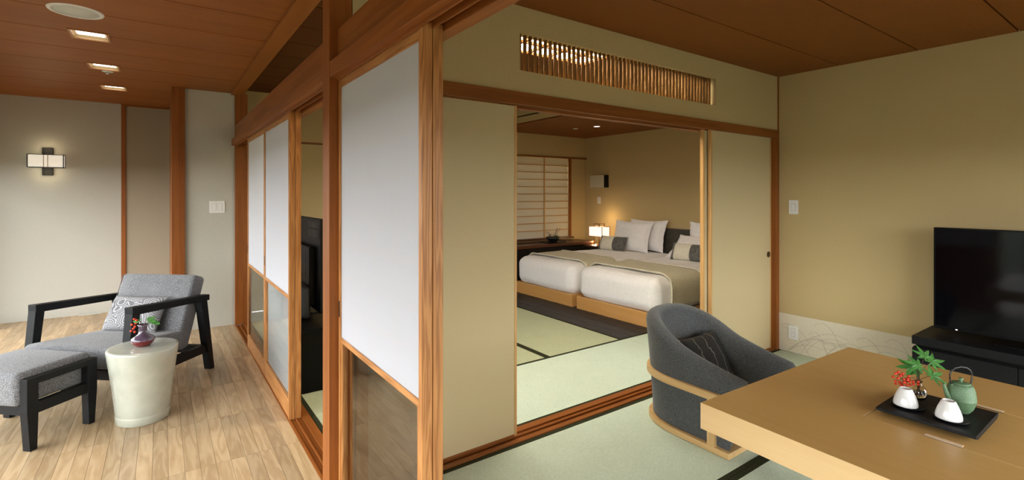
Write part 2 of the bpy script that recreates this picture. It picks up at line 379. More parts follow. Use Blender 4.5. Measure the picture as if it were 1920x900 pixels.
def mesh(name, bm, mat, smooth=False):
    bmesh.ops.recalc_face_normals(bm, faces=bm.faces[:])
    me = bpy.data.meshes.new(name); bm.to_mesh(me); bm.free()
    for mm in (mat if isinstance(mat, (list, tuple)) else [mat]): me.materials.append(mm)
    if smooth:
        for p in me.polygons: p.use_smooth = True
    return me
def obj(name, bm, mat, parent=None, bevel=0, smooth=False, label=None, loc=None, seg=2):
    me = bm if isinstance(bm, bpy.types.Mesh) else mesh(name, bm, mat, smooth)
    o = bpy.data.objects.new(name, me); COL.objects.link(o)
    if parent: o.parent = parent
    if loc: o.location = loc
    if bevel:
        md = o.modifiers.new('bevel', 'BEVEL'); md.width = bevel; md.segments = seg; md.limit_method = 'ANGLE'; md.angle_limit = R(40)
    if label: o['label'] = label
    return o
def tag(o, label, cat=None, group=None, kind=None):
    o['label'] = label
    if cat: o['category'] = cat
    if group: o['group'] = group
    if kind: o['kind'] = kind
    return o
def thing(name, label, cat, loc=(0, 0, 0), rz=0, group=None):
    o = bpy.data.objects.new(name, None); COL.objects.link(o); o.location = loc; o.rotation_euler = (0, 0, rz); o.empty_display_size = .1
    return tag(o, label, cat, group)
def struct(name, bm, mat, label, bevel=0): return tag(obj(name, bm, mat, bevel=bevel), label, kind='structure')
def axes(o, loc, xa, ya):
    x = Vector(xa).normalized(); y = Vector(ya); y = (y-x*y.dot(x)).normalized(); z = x.cross(y)
    o.matrix_world = Matrix(((x[0], y[0], z[0], loc[0]), (x[1], y[1], z[1], loc[1]), (x[2], y[2], z[2], loc[2]), (0, 0, 0, 1)))
    return o
def copy_tree(o, parent=None):
    c = o.copy(); COL.objects.link(c); c.parent = parent
    for ch in list(o.children): copy_tree(ch, c)
    return c
def bx(*a): return box(nb(), *a)

# ------------------------------------------------------------------ room constants
XS = .636          # corridor face of the sliding screens
YF = 2.235         # living-room face of the bedroom partition
XR = 4.55          # right living-room wall
ZC = 2.48; ZL = 2.46; ZB = 2.62; ZA = 2.417
YE = 7.53; XW = -1.75; YB = -1.6; XH = 6.32; YH = 6.57

# ------------------------------------------------------------------ ground outside and room shell
struct('ground', bx(-600, 600, -600, 600, -.6, -.5), M['ground'], 'dull green garden ground outside the windows')
base = struct('floor', bx(XW-.15, 6.5, YB-.15, YE+.15, -.16, -.06), M['desk_dark'], 'floor base under the planks and mats')

# corridor planks
fl = tag(obj('floor_corridor', bx(XW, .634, YB, YE, -.06, -.012), M['desk_dark']), 'pale oak plank floor of the sunlit corridor', kind='structure')
PW, PL = .0675, .605
shapes = {}
def plank_mesh(l):
    l = round(l, 3)
    if l not in shapes:
        b = nb(); hexa(b, [(-PW/2+.0006, -l/2+.0006, -.012), (PW/2-.0006, -l/2+.0006, -.012), (PW/2-.0006, l/2-.0006, -.012), (-PW/2+.0006, l/2-.0006, -.012),
                           (-PW/2+.0006, -l/2+.0006, 0), (PW/2-.0006, -l/2+.0006, 0), (PW/2-.0006, l/2-.0006, 0), (-PW/2+.0006, l/2-.0006, 0)])
        shapes[l] = mesh('plank', b, M['oak'])
    return shapes[l]
def visible_floor(x, y):
    D = x*.579+y*.815
    if D < .5: return False
    u = 960+922*(x*.815-y*.579)/D; v = 364+922*1.4/D
    return -60 < u < 640 and v < 960
rest = nb(); cnt = 0; ncol = int((.634-XW)/PW)+1
cand = []
rnd = random.Random(3); off = 0
for i in range(ncol):
    if i % 3 == 0: off = rnd.choice((0, 0, 0, .3, 0))
    x = .634-PW*(i+.5)
    y = 3.575+off-PL*12
    while y < YE:
        y0, y1 = max(y, YB), min(y+PL, YE)
        if y1-y0 > .03: cand.append((x, y0, y1))
        y += PL
vis = sorted([c for c in cand if visible_floor(c[0], (c[1]+c[2])/2)], key=lambda c: c[1])
single = set(vis[:300])
for x, y0, y1 in cand:
    if x-PW/2 < XW: continue
    if (x, y0, y1) in single: obj('plank', plank_mesh(y1-y0), None, fl, loc=(x, (y0+y1)/2, 0))
    else: box(rest, x-PW/2+.0006, x+PW/2-.0006, y0+.0006, y1-.0006, -.012, 0)
pr = obj('plank_field', rest, M['oak'], fl); pr['kind'] = 'stuff'

# ceilings, with separate boards
def board_ceiling(name, label, x0, x1, y0, y1, z, ys, mats, gap=.009, holes=()):
    c = tag(obj(name, bx(x0, x1, y0, y1, z+.105, z+.12), M['desk_dark']), label, kind='structure')
    e = [y0]+sorted(q for q in ys if y0 < q < y1)+[y1]
    for a, b in zip(e, e[1:]):
        cuts = [h for h in holes if h[2] < b and h[3] > a]
        bm = nb()
        if not cuts: box(bm, x0, x1, a+gap/2, b-gap/2, z, z+.014)
        else:
            hx0, hx1, hy0, hy1 = cuts[0]
            box(bm, x0, hx0, a+gap/2, b-gap/2, z, z+.014); box(bm, hx1, x1, a+gap/2, b-gap/2, z, z+.014)
            if hy0 > a: box(bm, hx0, hx1, a+gap/2, hy0, z, z+.014)
            if hy1 < b: box(bm, hx0, hx1, hy1, b-gap/2, z, z+.014)
        obj('ceiling_board', bm, mats, c)
    return c
LX0, LX1 = -.495, -.305
DL = [(4.29, 4.50), (5.30, 5.51), (6.315, 6.525)]
holes = [(LX0, LX1, a, b) for a, b in DL]
cc = board_ceiling('ceiling_corridor', 'reddish cedar board ceiling above the corridor', XW-.1, .60, YB, YE, ZC, [3.85+.4985*k for k in range(-14, 8)], M['ceil']['X'], holes=holes)
board_ceiling('ceiling_living', 'dark red-brown board ceiling over the tea table room', .70, XR+.1, YB, YF, ZL, [1.74-.523*k for k in range(0, 9)], M['ceil2']['X'])
board_ceiling('ceiling_bedroom', 'brown board ceiling over the bedroom mats, shade put into its colour', .70, 4.25, YF+.07, YH, ZB, [2.9+.45*k for k in range(0, 9)], M['ceil3']['X'])
board_ceiling('ceiling_alcove', 'lower red-brown ceiling above the twin beds', 4.25, XH+.1, YF+.07, YH, ZA, [], M['ceil2']['Y'])
struct('wall_fascia', bx(4.25, 4.30, YF+.07, YH, ZA+.02, 2.72), M['wall'], 'olive plaster drop in front of the bed ceiling')

# walls
struct('wall_right', bx(XR, XR+.12, YB, YF, 0, 2.72), M['wall'], 'plain olive-beige plaster wall behind the television')
WH = 1.8
b = nb(); box(b, .70, .80, YB-.12, YB, 0, 2.72); box(b, 4.5, XR+.12, YB-.12, YB, 0, 2.72); box(b, .80, 4.5, YB-.12, YB, WH, 2.72); box(b, .80, 4.5, YB-.12, YB, 0, .06)
struct('wall_rear', b, M['wall'], 'plaster wall with an added wide window behind the tea table')
b = nb()
for q in ((.80, .85), (2.625, 2.675), (4.45, 4.5)): box(b, q[0], q[1], YB-.09, YB-.04, .06, WH)
box(b, .80, 4.5, YB-.09, YB-.04, .06, .11); box(b, .80, 4.5, YB-.09, YB-.04, WH-.05, WH)
wn = tag(obj('window_7', b, M['cedar']['X']), 'added wood framed window behind the tea table, unseen, lights the room', kind='structure')  # unseen window, added to bring more daylight into the living room
for q in ((.85, 2.625), (2.675, 4.45)): obj('pane', bx(q[0], q[1], YB-.067, YB-.063, .11, WH-.05), M['winpane'], wn)
portal_rear(.80, 4.5, YB-.13, .06, WH)
b = nb(); box(b, -3.0, 6.6, YB-.4, YH+.14, 2.72, 2.82); box(b, -3.0, .8, YH+.14, YE+.2, 2.72, 2.82)
struct('roof', b, M['desk_dark'], 'roof slab with a deep eave over the corridor windows')
struct('wall_corridor_rear', bx(XW, .70, YB-.12, YB, 0, 2.72), M['wall_grey'], 'plain grey plaster end wall of the corridor')
b = nb(); box(b, XW-.12, -.40, YE, YE+.12, 0, 2.72); box(b, -.40, .1, YE+.03, YE+.12, 0, 2.72)
struct('wall_corridor_end', b, M['wall_grey'], 'grey-beige plaster wall carrying the paper wall lamp')
b = nb(); box(b, .15, .636, 6.04, YE+.12, 0, 2.72); box(b, .60, .75, 6.04+.11, YE+.12, 0, 2.72)
struct('wall_corridor_return', b, M['wall_grey'], 'grey-beige plaster wall with the square double switch')
RX0, RX1, RZ0, RZ1 = 1.645, 3.567, 2.10, 2.315
b = nb(); y0, y1 = YF, YF+.07
box(b, .70, RX0, y0, y1, 1.97, 2.72); box(b, RX1, XR+.05, y0, y1, 1.97, 2.72)
box(b, RX0, RX1, y0, y1, 1.97, RZ0); box(b, RX0, RX1, y0, y1, RZ1, 2.72)
struct('wall_partition', b, M['wall'], 'olive plaster wall above the fusuma with the bamboo transom')
struct('wall_bedroom_side', bx(XR, XH+.1, YF, YF+.15, 0, 2.72), M['wall'], 'hidden olive plaster wall beside the twin beds')
struct('wall_headboard', bx(XH, XH+.12, YF+.15, YH+.12, 0, 2.72), M['wall'], 'olive plaster wall behind the headboards')
b = nb(); SBX0, SBX1 = 3.9, 5.965
box(b, .75, SBX0, YH, YH+.12, 0, 2.72); box(b, SBX1, XH, YH, YH+.12, 0, 2.72); box(b, SBX0, SBX1, YH, YH+.12, 2.03, 2.72); box(b, SBX0, SBX1, YH, YH+.12, 0, .62)
box(b, .75, XH, YH-.03, YH+.02, 2.05, 2.72)
struct('wall_bedroom_back', b, M['wall'], 'olive plaster wall around the bedroom paper screen')

struct('wall_daylight_block', bx(3.2, 6.6, YH+.50, YH+.60, -.5, 2.5), M['wall'], 'added wall blocking low daylight outside the bedroom paper screen')  # unseen wall added so that daylight reaches mostly the top of the screen
# window wall on the daylight side of the corridor
b = nb(); box(b, XW-.15, XW, YB, YE, WH, 2.72); box(b, XW-.15, XW, YB, YE, -.05, .06); box(b, XW-.15, XW, 7.2, YE+.12, 0, 2.72); box(b, XW-.15, XW, YB-.12, -1.4, 0, 2.72)
struct('wall_window', b, M['wall_grey'], 'plaster lintel and sill around the corridor windows')
wy = [-1.4+1.43333*k for k in range(7)]
for k in range(6):
    a, c = wy[k], wy[k+1]; b = nb()
    box(b, XW-.10, XW-.04, a, a+.05, .06, WH); box(b, XW-.10, XW-.04, c-.05, c, .06, WH); box(b, XW-.10, XW-.04, a, c, .06, .11); box(b, XW-.10, XW-.04, a, c, WH-.05, WH)
    wn = tag(obj('window_%d' % (k+1), b, M['cedar']['Z']), 'tall wood framed corridor window', kind='structure')
    obj('pane', bx(XW-.073, XW-.067, a+.05, c-.05, .11, WH-.05), M['winpane'], wn)
portal(XW-.16, -1.4, 7.2, .06, WH)

# posts, lintels, sills
tn = [0]
def trim(bm, mat, label, bevel=.002):
    tn[0] += 1
    return struct('trim_%d' % tn[0], bm, mat, label, bevel)
C = M['cedar']
trim(bx(.60, .705, YF, YF+.106, 0, ZC), C['Z'], 'square cedar post at the corner of the bedroom partition')
trim(bx(.636, .755, 6.0, 6.04+.11, 0, ZC), C['Z'], 'cedar post at the far end of the sliding screens')
trim(bx(.078, .19, 6.0, YE-.02, 0, ZC), C['Z'], 'cedar post ending the short corridor wall')
trim(bx(-.40, -.357, YE-.012, YE+.03, 0, ZC), C['Z'], 'slim cedar strip beside the taupe corridor panel')
trim(bx(-.357, .083, YE-.012, YE+.03, 2.46, ZC), C['X'], 'slim cedar strip over the taupe corridor panel')
d1 = tag(obj('door_1', bx(-.357, .083, YE+.004, YE+.03, 0, 2.46), M['door_panel']), 'tall taupe flush panel between two cedar posts', kind='structure')
for a, c, nm in ((YF+.106, 6.0, 'far'), (YB, YF, 'near')):
    trim(bx(.636, .70, a, c, 1.985, 2.135), C['Y'], 'wide cedar board over the bedroom screens' if nm == 'far' else 'wide cedar board over the open living room screens')
    b = nb(); box(b, .602, .634, a, c, 1.915, 1.985); box(b, .634, .640, a, c, 1.905, 1.985); box(b, .636, .76, a, c, 1.93, 1.985); box(b, .672, .676, a, c, 1.905, 1.93); box(b, .712, .76, a, c, 1.905, 1.93)
    trim(b, C['Y'], 'grooved cedar head track over the bedroom screens' if nm == 'far' else 'grooved cedar head track over the living room screens', .001)
    b = nb(); box(b, .634, .648, a, c, -.06, .004); box(b, .648, .76, a, c, -.06, -.006); box(b, .676, .684, a, c, -.06, .004); box(b, .714, .76, a, c, -.06, .004)
    trim(b, C['Y'], 'grooved cedar floor track under the bedroom screens' if nm == 'far' else 'grooved cedar floor track under the living room screens', .001)
trim(bx(.60, .71, YB, 6.04, ZC-.018, ZC+.1), M['ceil']['Y'], 'long cedar ceiling beam along the screens')
# fusuma lintel and sill
b = nb(); box(b, .705, XR, YF-.012, YF+.01, 1.905, 1.975); box(b, .705, XR, YF+.01, YF+.15, 1.93, 1.975); box(b, .705, XR, YF+.058, YF+.064, 1.91, 1.93); box(b, .705, XR, YF+.10, YF+.15, 1.905, 1.93)
trim(b, C['X'], 'cedar lintel over the fusuma opening', .0015)
b = nb(); box(b, .705, XR, YF, YF+.03, -.06, .006); box(b, .705, XR, YF+.03, YF+.15, -.06, -.006); box(b, .705, XR, YF+.058, YF+.064, -.06, .006); box(b, .705, XR, YF+.10, YF+.15, -.06, .006)
trim(b, C['X'], 'grooved cedar sill under the fusuma opening', .001)
trim(bx(4.495, XR, YF-.012, YF+.15, 0, 1.905), C['Z'], 'cedar post where the fusuma meets the television wall')
trim(bx(XR-.012, XR, YF-.01, YF, 1.975, ZL), C['Z'], 'thin cedar corner strip above the lintel')
trim(bx(.75, XH, YH-.045, YH, 2.03, 2.05), C['X'], 'thin cedar rail across the bedroom back wall')
trim(bx(SBX1-.05, SBX1, YH-.02, YH+.01, .65, 2.03), C['Z'], 'slim cedar post beside the bedroom paper screen')
trim(bx(.705, .75, 6.15, YH, 0, 2.1), C['Z'], 'cedar edge board at the bedroom corner')

# wainscot with printed grass arcs
wp = tag(obj('wainscot', bx(XR-.004, XR, YB, 2.223, 0, .333), M['wainscot']), 'low cream paper band printed with grass arcs', kind='structure')
b = nb(); rg = random.Random(11)
for k in range(62):
    yc = 2.22-.035*k+rg.uniform(-.05, .05); ln = rg.uniform(.15, .42)*rg.choice((-1, 1)); ht = rg.uniform(.12, .31)
    pts = []
    z0 = rg.choice((0.005, 0.005, rg.uniform(.02, .12)))
    for t in [i/14 for i in range(15)]:
        y = yc+ln*t; z = z0+ht*(1.9*t-1.35*t*t)
        if -.5 < y < 2.215 and 0.003 < z < .328: pts.append((XR-.0042, y, z))
        elif len(pts) > 2: break
    if len(pts) > 2: tube(b, pts, .0011, 4)
gp = obj('grass_print', b, M['grassink'], wp)

# ------------------------------------------------------------------ tatami mats
def tatami(x0, x1, y0, y1, along, label):
    t = thing('tatami_mat', label, 'tatami mat', ((x0+x1)/2, (y0+y1)/2, -.055), 0, 'tatami mats on the floors')
    w, h = (x1-x0)/2, (y1-y0)/2; g = .001; e = .03
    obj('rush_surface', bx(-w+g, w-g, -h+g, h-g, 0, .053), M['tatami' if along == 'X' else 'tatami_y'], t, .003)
    for s in (-1, 1):
        if along == 'X': q = bx(-w+g, w-g, min(s*(h-g), s*(h-e)), max(s*(h-g), s*(h-e)), .045, .0545)
        else: q = bx(min(s*(w-g), s*(w-e)), max(s*(w-g), s*(w-e)), -h+g, h-g, .045, .0545)
        obj('cloth_edging', q, M['heri'], t, .001)
ym = YF-.002
k = 0
TL = {(0, 0): 'pale green tatami mat along the sill beside the screen stack', (0, 1): 'pale green tatami mat under the dark grey armchair'}
while ym-.88 > YB:
    for s, (a, c) in enumerate(((.762, 2.655), (2.655, XR-.005))):
        tatami(a, c, ym-.88, ym, 'X', TL.get((k, s), 'green tatami mat, %s row from the fusuma sill, %s side' % (('first', 'second', 'third', 'fourth', 'fifth')[k], ('screen', 'television')[s])))
    ym -= .88; k += 1
tatami(1.762, 3.66, YF+.152, 3.27, 'X', 'pale green tatami mat just inside the bedroom sill')
tatami(3.66, 4.24, YF+.152, 3.27, 'X', 'short green tatami mat beside the twin beds')
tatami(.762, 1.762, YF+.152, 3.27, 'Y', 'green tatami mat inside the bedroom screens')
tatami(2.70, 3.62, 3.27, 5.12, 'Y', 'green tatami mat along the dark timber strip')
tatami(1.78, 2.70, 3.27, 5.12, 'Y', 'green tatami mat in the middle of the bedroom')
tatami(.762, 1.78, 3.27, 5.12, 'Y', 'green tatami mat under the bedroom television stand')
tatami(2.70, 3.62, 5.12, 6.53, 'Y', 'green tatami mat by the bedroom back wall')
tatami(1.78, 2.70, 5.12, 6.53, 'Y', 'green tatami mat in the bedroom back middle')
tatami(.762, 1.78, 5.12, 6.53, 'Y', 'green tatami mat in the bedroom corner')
# charred timber strip by the beds
ds = tag(obj('floor_timber', bx(3.622, XH, 3.272, YH-.04, -.06, -.014), M['desk_dark']), 'black textured timber strip at the foot of the beds', kind='structure')
for i in range(5):
    b = nb(); x0 = 3.622+.15*i
    rbox(b, (0, 0, 0), (.149, 3.25, .02), .004, (10, 60, 1), 1, lambda p, q=i: p+Vector((0, 0, .004*noise.noise(Vector((p.x*40+q*9, p.y*9, 0))) if p.z > 0 else 0)))
    obj('timber_board', b, M['charredwood'], ds, loc=(x0+.075, 4.90, -.012))
obj('timber_board', bx(4.372, XH, 3.272, YH-.04, -.014, -.004), M['charredwood'], ds)

# ------------------------------------------------------------------ sliding paper screens
def shoji(label, x, y0, y1, front=True, lower='glass', group='sliding paper screens'):
    """yukimi screen: paper above, glass below; thickness .034 along X, corridor face at x"""
    t = thing('shoji_panel', label, 'shoji screen', (x, (y0+y1)/2, -.004), 0, group)
    h = (y1-y0)/2; F = M['frame']; T = .034; st = .026
    obj('stile', bx(0, T, -h, -h+st, 0, 1.929), F['Z'], t, .0015); obj('stile', bx(0, T, h-st, h, 0, 1.929), F['Z'], t, .0015)
    obj('top_rail', bx(.002, T-.002, -h+st, h-st, 1.875, 1.929), F['Y'], t, .001)
    obj('middle_rail', bx(.002, T-.002, -h+st, h-st, .748, .772), F['Y'], t, .001)
    obj('bottom_rail', bx(.002, T-.002, -h+st, h-st, 0, .125), F['Y'], t, .001)
    obj('paper', bx(.006, .0075, -h+st, h-st, .772, 1.875), M['paper'], t)
    for i in range(1, 4):
        y = -h+st+(2*h-2*st)*i/4; obj('muntin', bx(.0078, .024, y-.004, y+.004, .772, 1.875), M['pale']['Z'], t)
    for i in range(1, 8):
        z = .772+1.103*i/8; obj('muntin', bx(.0078, .021, -h+st, h-st, z-.004, z+.004), M['pale']['Y'], t)
    obj('inner_stile', bx(.004, .028, -h+st, -h+st+.018, .125, .748), F['Z'], t, .001); obj('inner_stile', bx(.004, .028, h-st-.018, h-st, .125, .748), F['Z'], t, .001)
    obj('pane', bx(.012, .016, -h+st+.018, h-st-.018, .125, .748), M['glass'], t)
    if lower == 'paper': obj('lower_paper', bx(.020, .0215, -h+st+.018, h-st-.018, .125, .748), M['paper'], t)
    if lower == 'board': obj('lower_board', bx(.022, .03, -h+st+.018, h-st-.018, .125, .748), M['cedar']['Y'], t)  # backing added behind the panes so the floor reflection shows, warm in tone
    if front: obj('finger_pull', bx(-.0015, .001, h-.020, h-.008, .86, .93), M['iron'], t)
    return t
XP = XS+.004
shoji('tall paper screen with glass foot, front of the pair by the armchair room', XP, 1.368, YF-.002)
shoji('tall paper screen behind the front one of the pair by the armchair room', XP+.036, 1.366, YF-.002, False, 'board')
shoji('paper screen beside the dark bedroom opening, front of its pair', XP, 3.28, 4.19, True, 'paper')
shoji('paper screen behind the front one beside the dark bedroom opening', XP+.036, 3.278, 4.19, False)
shoji('farthest paper screen next to the cedar end post', XP, 4.19, 5.10)

# bedroom back screen
t = thing('shoji_window', 'bedroom paper lattice screen above the low desk', 'shoji screen', ((SBX0+SBX1)/2, YH, .65))
w2 = (SBX1-SBX0)/2-.05
obj('paper', bx(-w2, w2, .02, .0215, 0, 1.375), M['paper_warm'], t)
for i in range(1, 11):
    z = 1.375*i/11+.0; obj('muntin', bx(-w2, w2, .0, .019, z-.007, z+.007), M['pale']['X'], t)
for xx in (-.43, .43):
    obj('muntin', bx(xx-.008, xx+.008, -.003, .017, 0, 1.375), M['pale']['Z'], t)

# fusuma
def fusuma(label, x0, x1, y, pull=None):
    t = thing('fusuma_panel', label, 'fusuma door', ((x0+x1)/2, y, -.004), 0, 'sliding fusuma doors')
    h = (x1-x0)/2; T = .030; H = 1.932; e = .018
    obj('paper_face', bx(-h+e, h-e, .002, T-.002, .02, H-.02), M['fusuma'], t)
    for s in (-1, 1): obj('edge_strip', bx(min(s*h, s*(h-e)), max(s*h, s*(h-e)), 0, T, 0, H), M['pale']['Z'], t, .001)
    obj('edge_strip', bx(-h+e, h-e, 0, T, 0, .02), C['X'], t); obj('edge_strip', bx(-h+e, h-e, 0, T, H-.02, H), C['X'], t)
    if pull is not None:
        b = nb(); lathe(b, [(0, 0), (.018, 0), (.020, .003), (.026, .004), (.027, .001), (.027, -.004), (0, -.004)], 24)
        o = obj('door_pull', b, M['brass'], t, smooth=True, label='round dark brass recessed pull'); o.rotation_euler = (R(90), 0, 0); o.location = (pull-(x0+x1)/2, .001, .862)
    return t
fusuma('cream fusuma door beside the tall paper screens', .72, 1.672, YF+.066)
fusuma('cream fusuma door with a round pull beside the television wall', 3.555, 4.493, YF+.032, 4.445)
fusuma('cream fusuma door slid behind the one with the round pull', 3.505, 4.45, YF+.068)

# bamboo transom
t = thing('transom_grille', 'bamboo slat transom grille above the fusuma', 'transom', (RX0, YF, RZ0))
sl = []
for v in range(3):
    b = nb(); rr = random.Random(v+40); prof = [(0, 0), (.0108, 0)]; ks = sorted(rr.uniform(.03, .19) for _ in range(2))
    for kz in ks: prof += [(.0108, kz-.006), (.0122, kz-.001), (.0122, kz+.001), (.0108, kz+.005)]
    prof += [(.0108, RZ1-RZ0), (0, RZ1-RZ0)]
    prof = sorted(prof, key=lambda q: q[1]); prof[0], prof[1] = (0, 0), (.0108, 0); prof[-2], prof[-1] = (.0108, RZ1-RZ0), (0, RZ1-RZ0)
    lathe(b, prof, 10); sl.append(mesh('bamboo_slat', b, M['bamboo']['Z'], True))
n = 50
for i in range(n):
    o = obj('bamboo_slat', sl[i % 3], None, t, loc=(.022+(1.865)*i/(n-1), .034, 0)); o.rotation_euler = (0, 0, i*2.4)

# ------------------------------------------------------------------ wall plates
def plate(name, label, cat, o3, xa, w, h, parts):
    t = thing(name, label, cat, o3)
    obj('cover', bx(-w/2, w/2, -.006, .002, -h/2, h/2), M['plate'], t, .002)
    for a, c, d, e in parts:
        obj('rocker', bx(a-d/2, a+d/2, -.009, -.005, c-e/2, c+e/2), M['plate'], t, .0015)
        obj('seam', bx(a-d/2-.002, a+d/2+.002, -.0066, -.0055, c-e/2-.002, c+e/2+.002), M['plate_line'], t)
    t.rotation_euler = (0, 0, xa); return t
plate('wall_switch', 'square white double switch on the grey corridor wall', 'switch', (.474, 6.038, 1.264), 0, .142, .125, [(-.027, 0, .036, .07), (.027, 0, .036, .07)])
plate('wall_switch', 'white switch plate on the television wall', 'switch', (XR-.002, 2.098, 1.285), R(-90), .078, .125, [(0, 0, .032, .062)])
plate('wall_outlet', 'white power outlet on the cream wainscot', 'outlet', (XR-.006, 2.098, .178), R(-90), .078, .12, [(0, .022, .026, .03), (0, -.022, .026, .03)])
plate('wall_switch', 'small white switch under the box on the headboard wall', 'switch', (XH-.002, 6.215, 1.29), R(-90), .08, .12, [(0, 0, .03, .07)])
t = thing('wall_speaker_box', 'cream box with a dark side on the headboard wall', 'wall box', (XH, 6.16, 1.515))
obj('box_face', bx(-.10, -.088, -.15, .18, 0, .215), M['boxface'], t, .003); obj('box_body', bx(-.09, .002, -.175, .16, 0, .215), M['dark'], t, .003)

# sconce
t = thing('wall_lamp', 'lit paper box wall lamp with a black frame', 'wall lamp', (-1.045, YE-.001, 1.61))
obj('back_plate', bx(-.045, .045, -.03, .003, 0, .31), M['dark'], t, .002)
sh = obj('shade', bx(-.145, .145, -.145, -.035, .088, .222), M['sconceshade'], t)
for z in (.083, .222):
    b = nb(); box(b, -.15, .15, -.15, -.142, z, z+.006); box(b, -.15, .15, -.038, -.03, z, z+.006); box(b, -.15, -.142, -.15, -.03, z, z+.006); box(b, .142, .15, -.15, -.03, z, z+.006)
    obj('frame_ring', b, M['dark'], t)
for x, y in ((-.146, -.146), (.146, -.146), (-.146, -.034), (.146, -.034)): obj('frame_post', bx(x-.004, x+.004, y-.004, y+.004, .083, .228), M['dark'], t)
for x in (-.017, .017): obj('brass_strip', bx(x-.003, x+.003, -.149, -.1455, .088, .222), M['goldtrim'], t)
lamp('wall_lamp_light', 'POINT', (-1.045, YE-.09, 1.90), .5, (1, .8, .5), .06); lamp('wall_lamp_light', 'POINT', (-1.045, YE-.09, 1.64), .5, (1, .8, .5), .06)

# corridor ceiling fittings
for (a, c), dn in zip(DL, ('square recessed downlight beside the round ceiling speaker', 'square recessed downlight next to the sprinkler', 'square recessed downlight closest to the wall lamp')):
    t = thing('downlight', dn, 'downlight', ((LX0+LX1)/2, (a+c)/2, ZC), 0, 'square corridor downlights')
    w_, h_ = (LX1-LX0)/2, (c-a)/2; b = nb()
    for q in ((-w_-.012, w_+.012, -h_-.012, -h_), (-w_-.012, w_+.012, h_, h_+.012), (-w_-.012, -w_, -h_, h_), (w_, w_+.012, -h_, h_)): box(b, *q, -.006, .012)
    obj('trim_frame', b, M['frame']['X'], t, .001)
    b = nb()
    for q in ((-w_, w_, -h_, -h_+.004), (-w_, w_, h_-.004, h_), (-w_, -w_+.004, -h_, h_), (w_-.004, w_, -h_, h_)): box(b, *q, 0, .10)
    obj('well', b, M['goldtrim'], t)
    hexs = nb()
    for q in (((-w_, -h_), (w_, -h_), (w_*.78, -h_*.78), (-w_*.78, -h_*.78)), ((w_, h_), (-w_, h_), (-w_*.78, h_*.78), (w_*.78, h_*.78)), ((-w_, h_), (-w_, -h_), (-w_*.78, -h_*.78), (-w_*.78, h_*.78)), ((w_, -h_), (w_, h_), (w_*.78, h_*.78), (w_*.78, -h_*.78))):
        zs = (.0, .0, .022, .022)
        hexa(hexs, [(q[i][0], q[i][1], zs[i]) for i in range(4)]+[(q[i][0], q[i][1], zs[i]+.004) for i in range(4)])
    obj('reflector', hexs, M['goldtrim'], t)
    obj('diffuser', bx(-w_*.78, w_*.78, -h_*.78, h_*.78, .020, .028), M['downglow'], t)
    lamp('downlight_glow_lamp', 'SPOT', ((LX0+LX1)/2, (a+c)/2, ZC-.012), 10, (1, .86, .66), .05, spot=115)
t = thing('ceiling_speaker', 'round white flush ceiling speaker', 'speaker', (-.415, 3.86, ZC))
b = nb(); lathe(b, [(.108, .0), (.108, -.006), (.128, -.005), (.131, 0)], 48); obj('rim', b, M['plate'], t, smooth=True)
b = nb(); lathe(b, [(0, -.004), (.108, -.003), (.108, .0), (0, .001)], 48); obj('grille', b, M['speaker'], t, smooth=True)
t = thing('sprinkler', 'small chrome sprinkler head beside a corridor downlight', 'sprinkler', (-.39, 5.58, ZC))
b = nb(); lathe(b, [(0, 0), (.042, 0), (.040, -.006), (.02, -.01), (0, -.01)], 24); obj('escutcheon', b, M['plate'], t, smooth=True)
b = nb(); lathe(b, [(0, -.008), (.012, -.008), (.012, -.02), (.018, -.026), (0, -.028)], 16); obj('head', b, M['steel'], t, smooth=True)
for dy, dlab in ((5.278, 'round recessed downlight above the lamp-side bed'), (3.87, 'added unseen downlight above the fusuma-side bed')):  # the second one is added out of view to brighten its bed
    t = thing('downlight', dlab, 'downlight', (5.318, dy, ZA), 0, 'round bed ceiling downlights')
    b = nb(); lathe(b, [(.045, 0), (.05, -.005), (.07, -.004), (.072, .001)], 32); obj('rim', b, M['ceil2']['X'], t, smooth=True)
    b = nb(); lathe(b, [(0, -.002), (.05, -.0015), (.05, .001), (0, .0015)], 32); obj('lens', b, M['downglow'], t)
    lamp('bedroom_downlight_lamp', 'SPOT', (5.318, dy, ZA-.02), 16, (1, .84, .64), .05, spot=110)
t = thing('sprinkler', 'small sprinkler in the bed ceiling', 'sprinkler', (5.221, 5.641, ZA))
b = nb(); lathe(b, [(0, 0), (.04, 0), (.038, -.006), (.015, -.012), (0, -.012)], 20); obj('escutcheon', b, M['speaker'], t, smooth=True)
# luminous bedroom ceiling lantern
t = thing('ceiling_lantern', 'glowing lattice ceiling lantern seen through the transom', 'ceiling light', (2.40, 2.85, ZB))
obj('paper_panel', bx(-.74, .74, -.46, .46, -.018, -.010), M['coffer'], t)
for i in range(8):
    x = -.75+1.5*i/7; obj('lattice_bar', bx(x-.011, x+.011, -.47, .47, -.04, -.018), M['ceil2']['Y'], t)
for i in range(5):
    y = -.46+.92*i/4; obj('lattice_bar', bx(-.76, .76, y-.011, y+.011, -.038, -.016), M['ceil2']['X'], t)

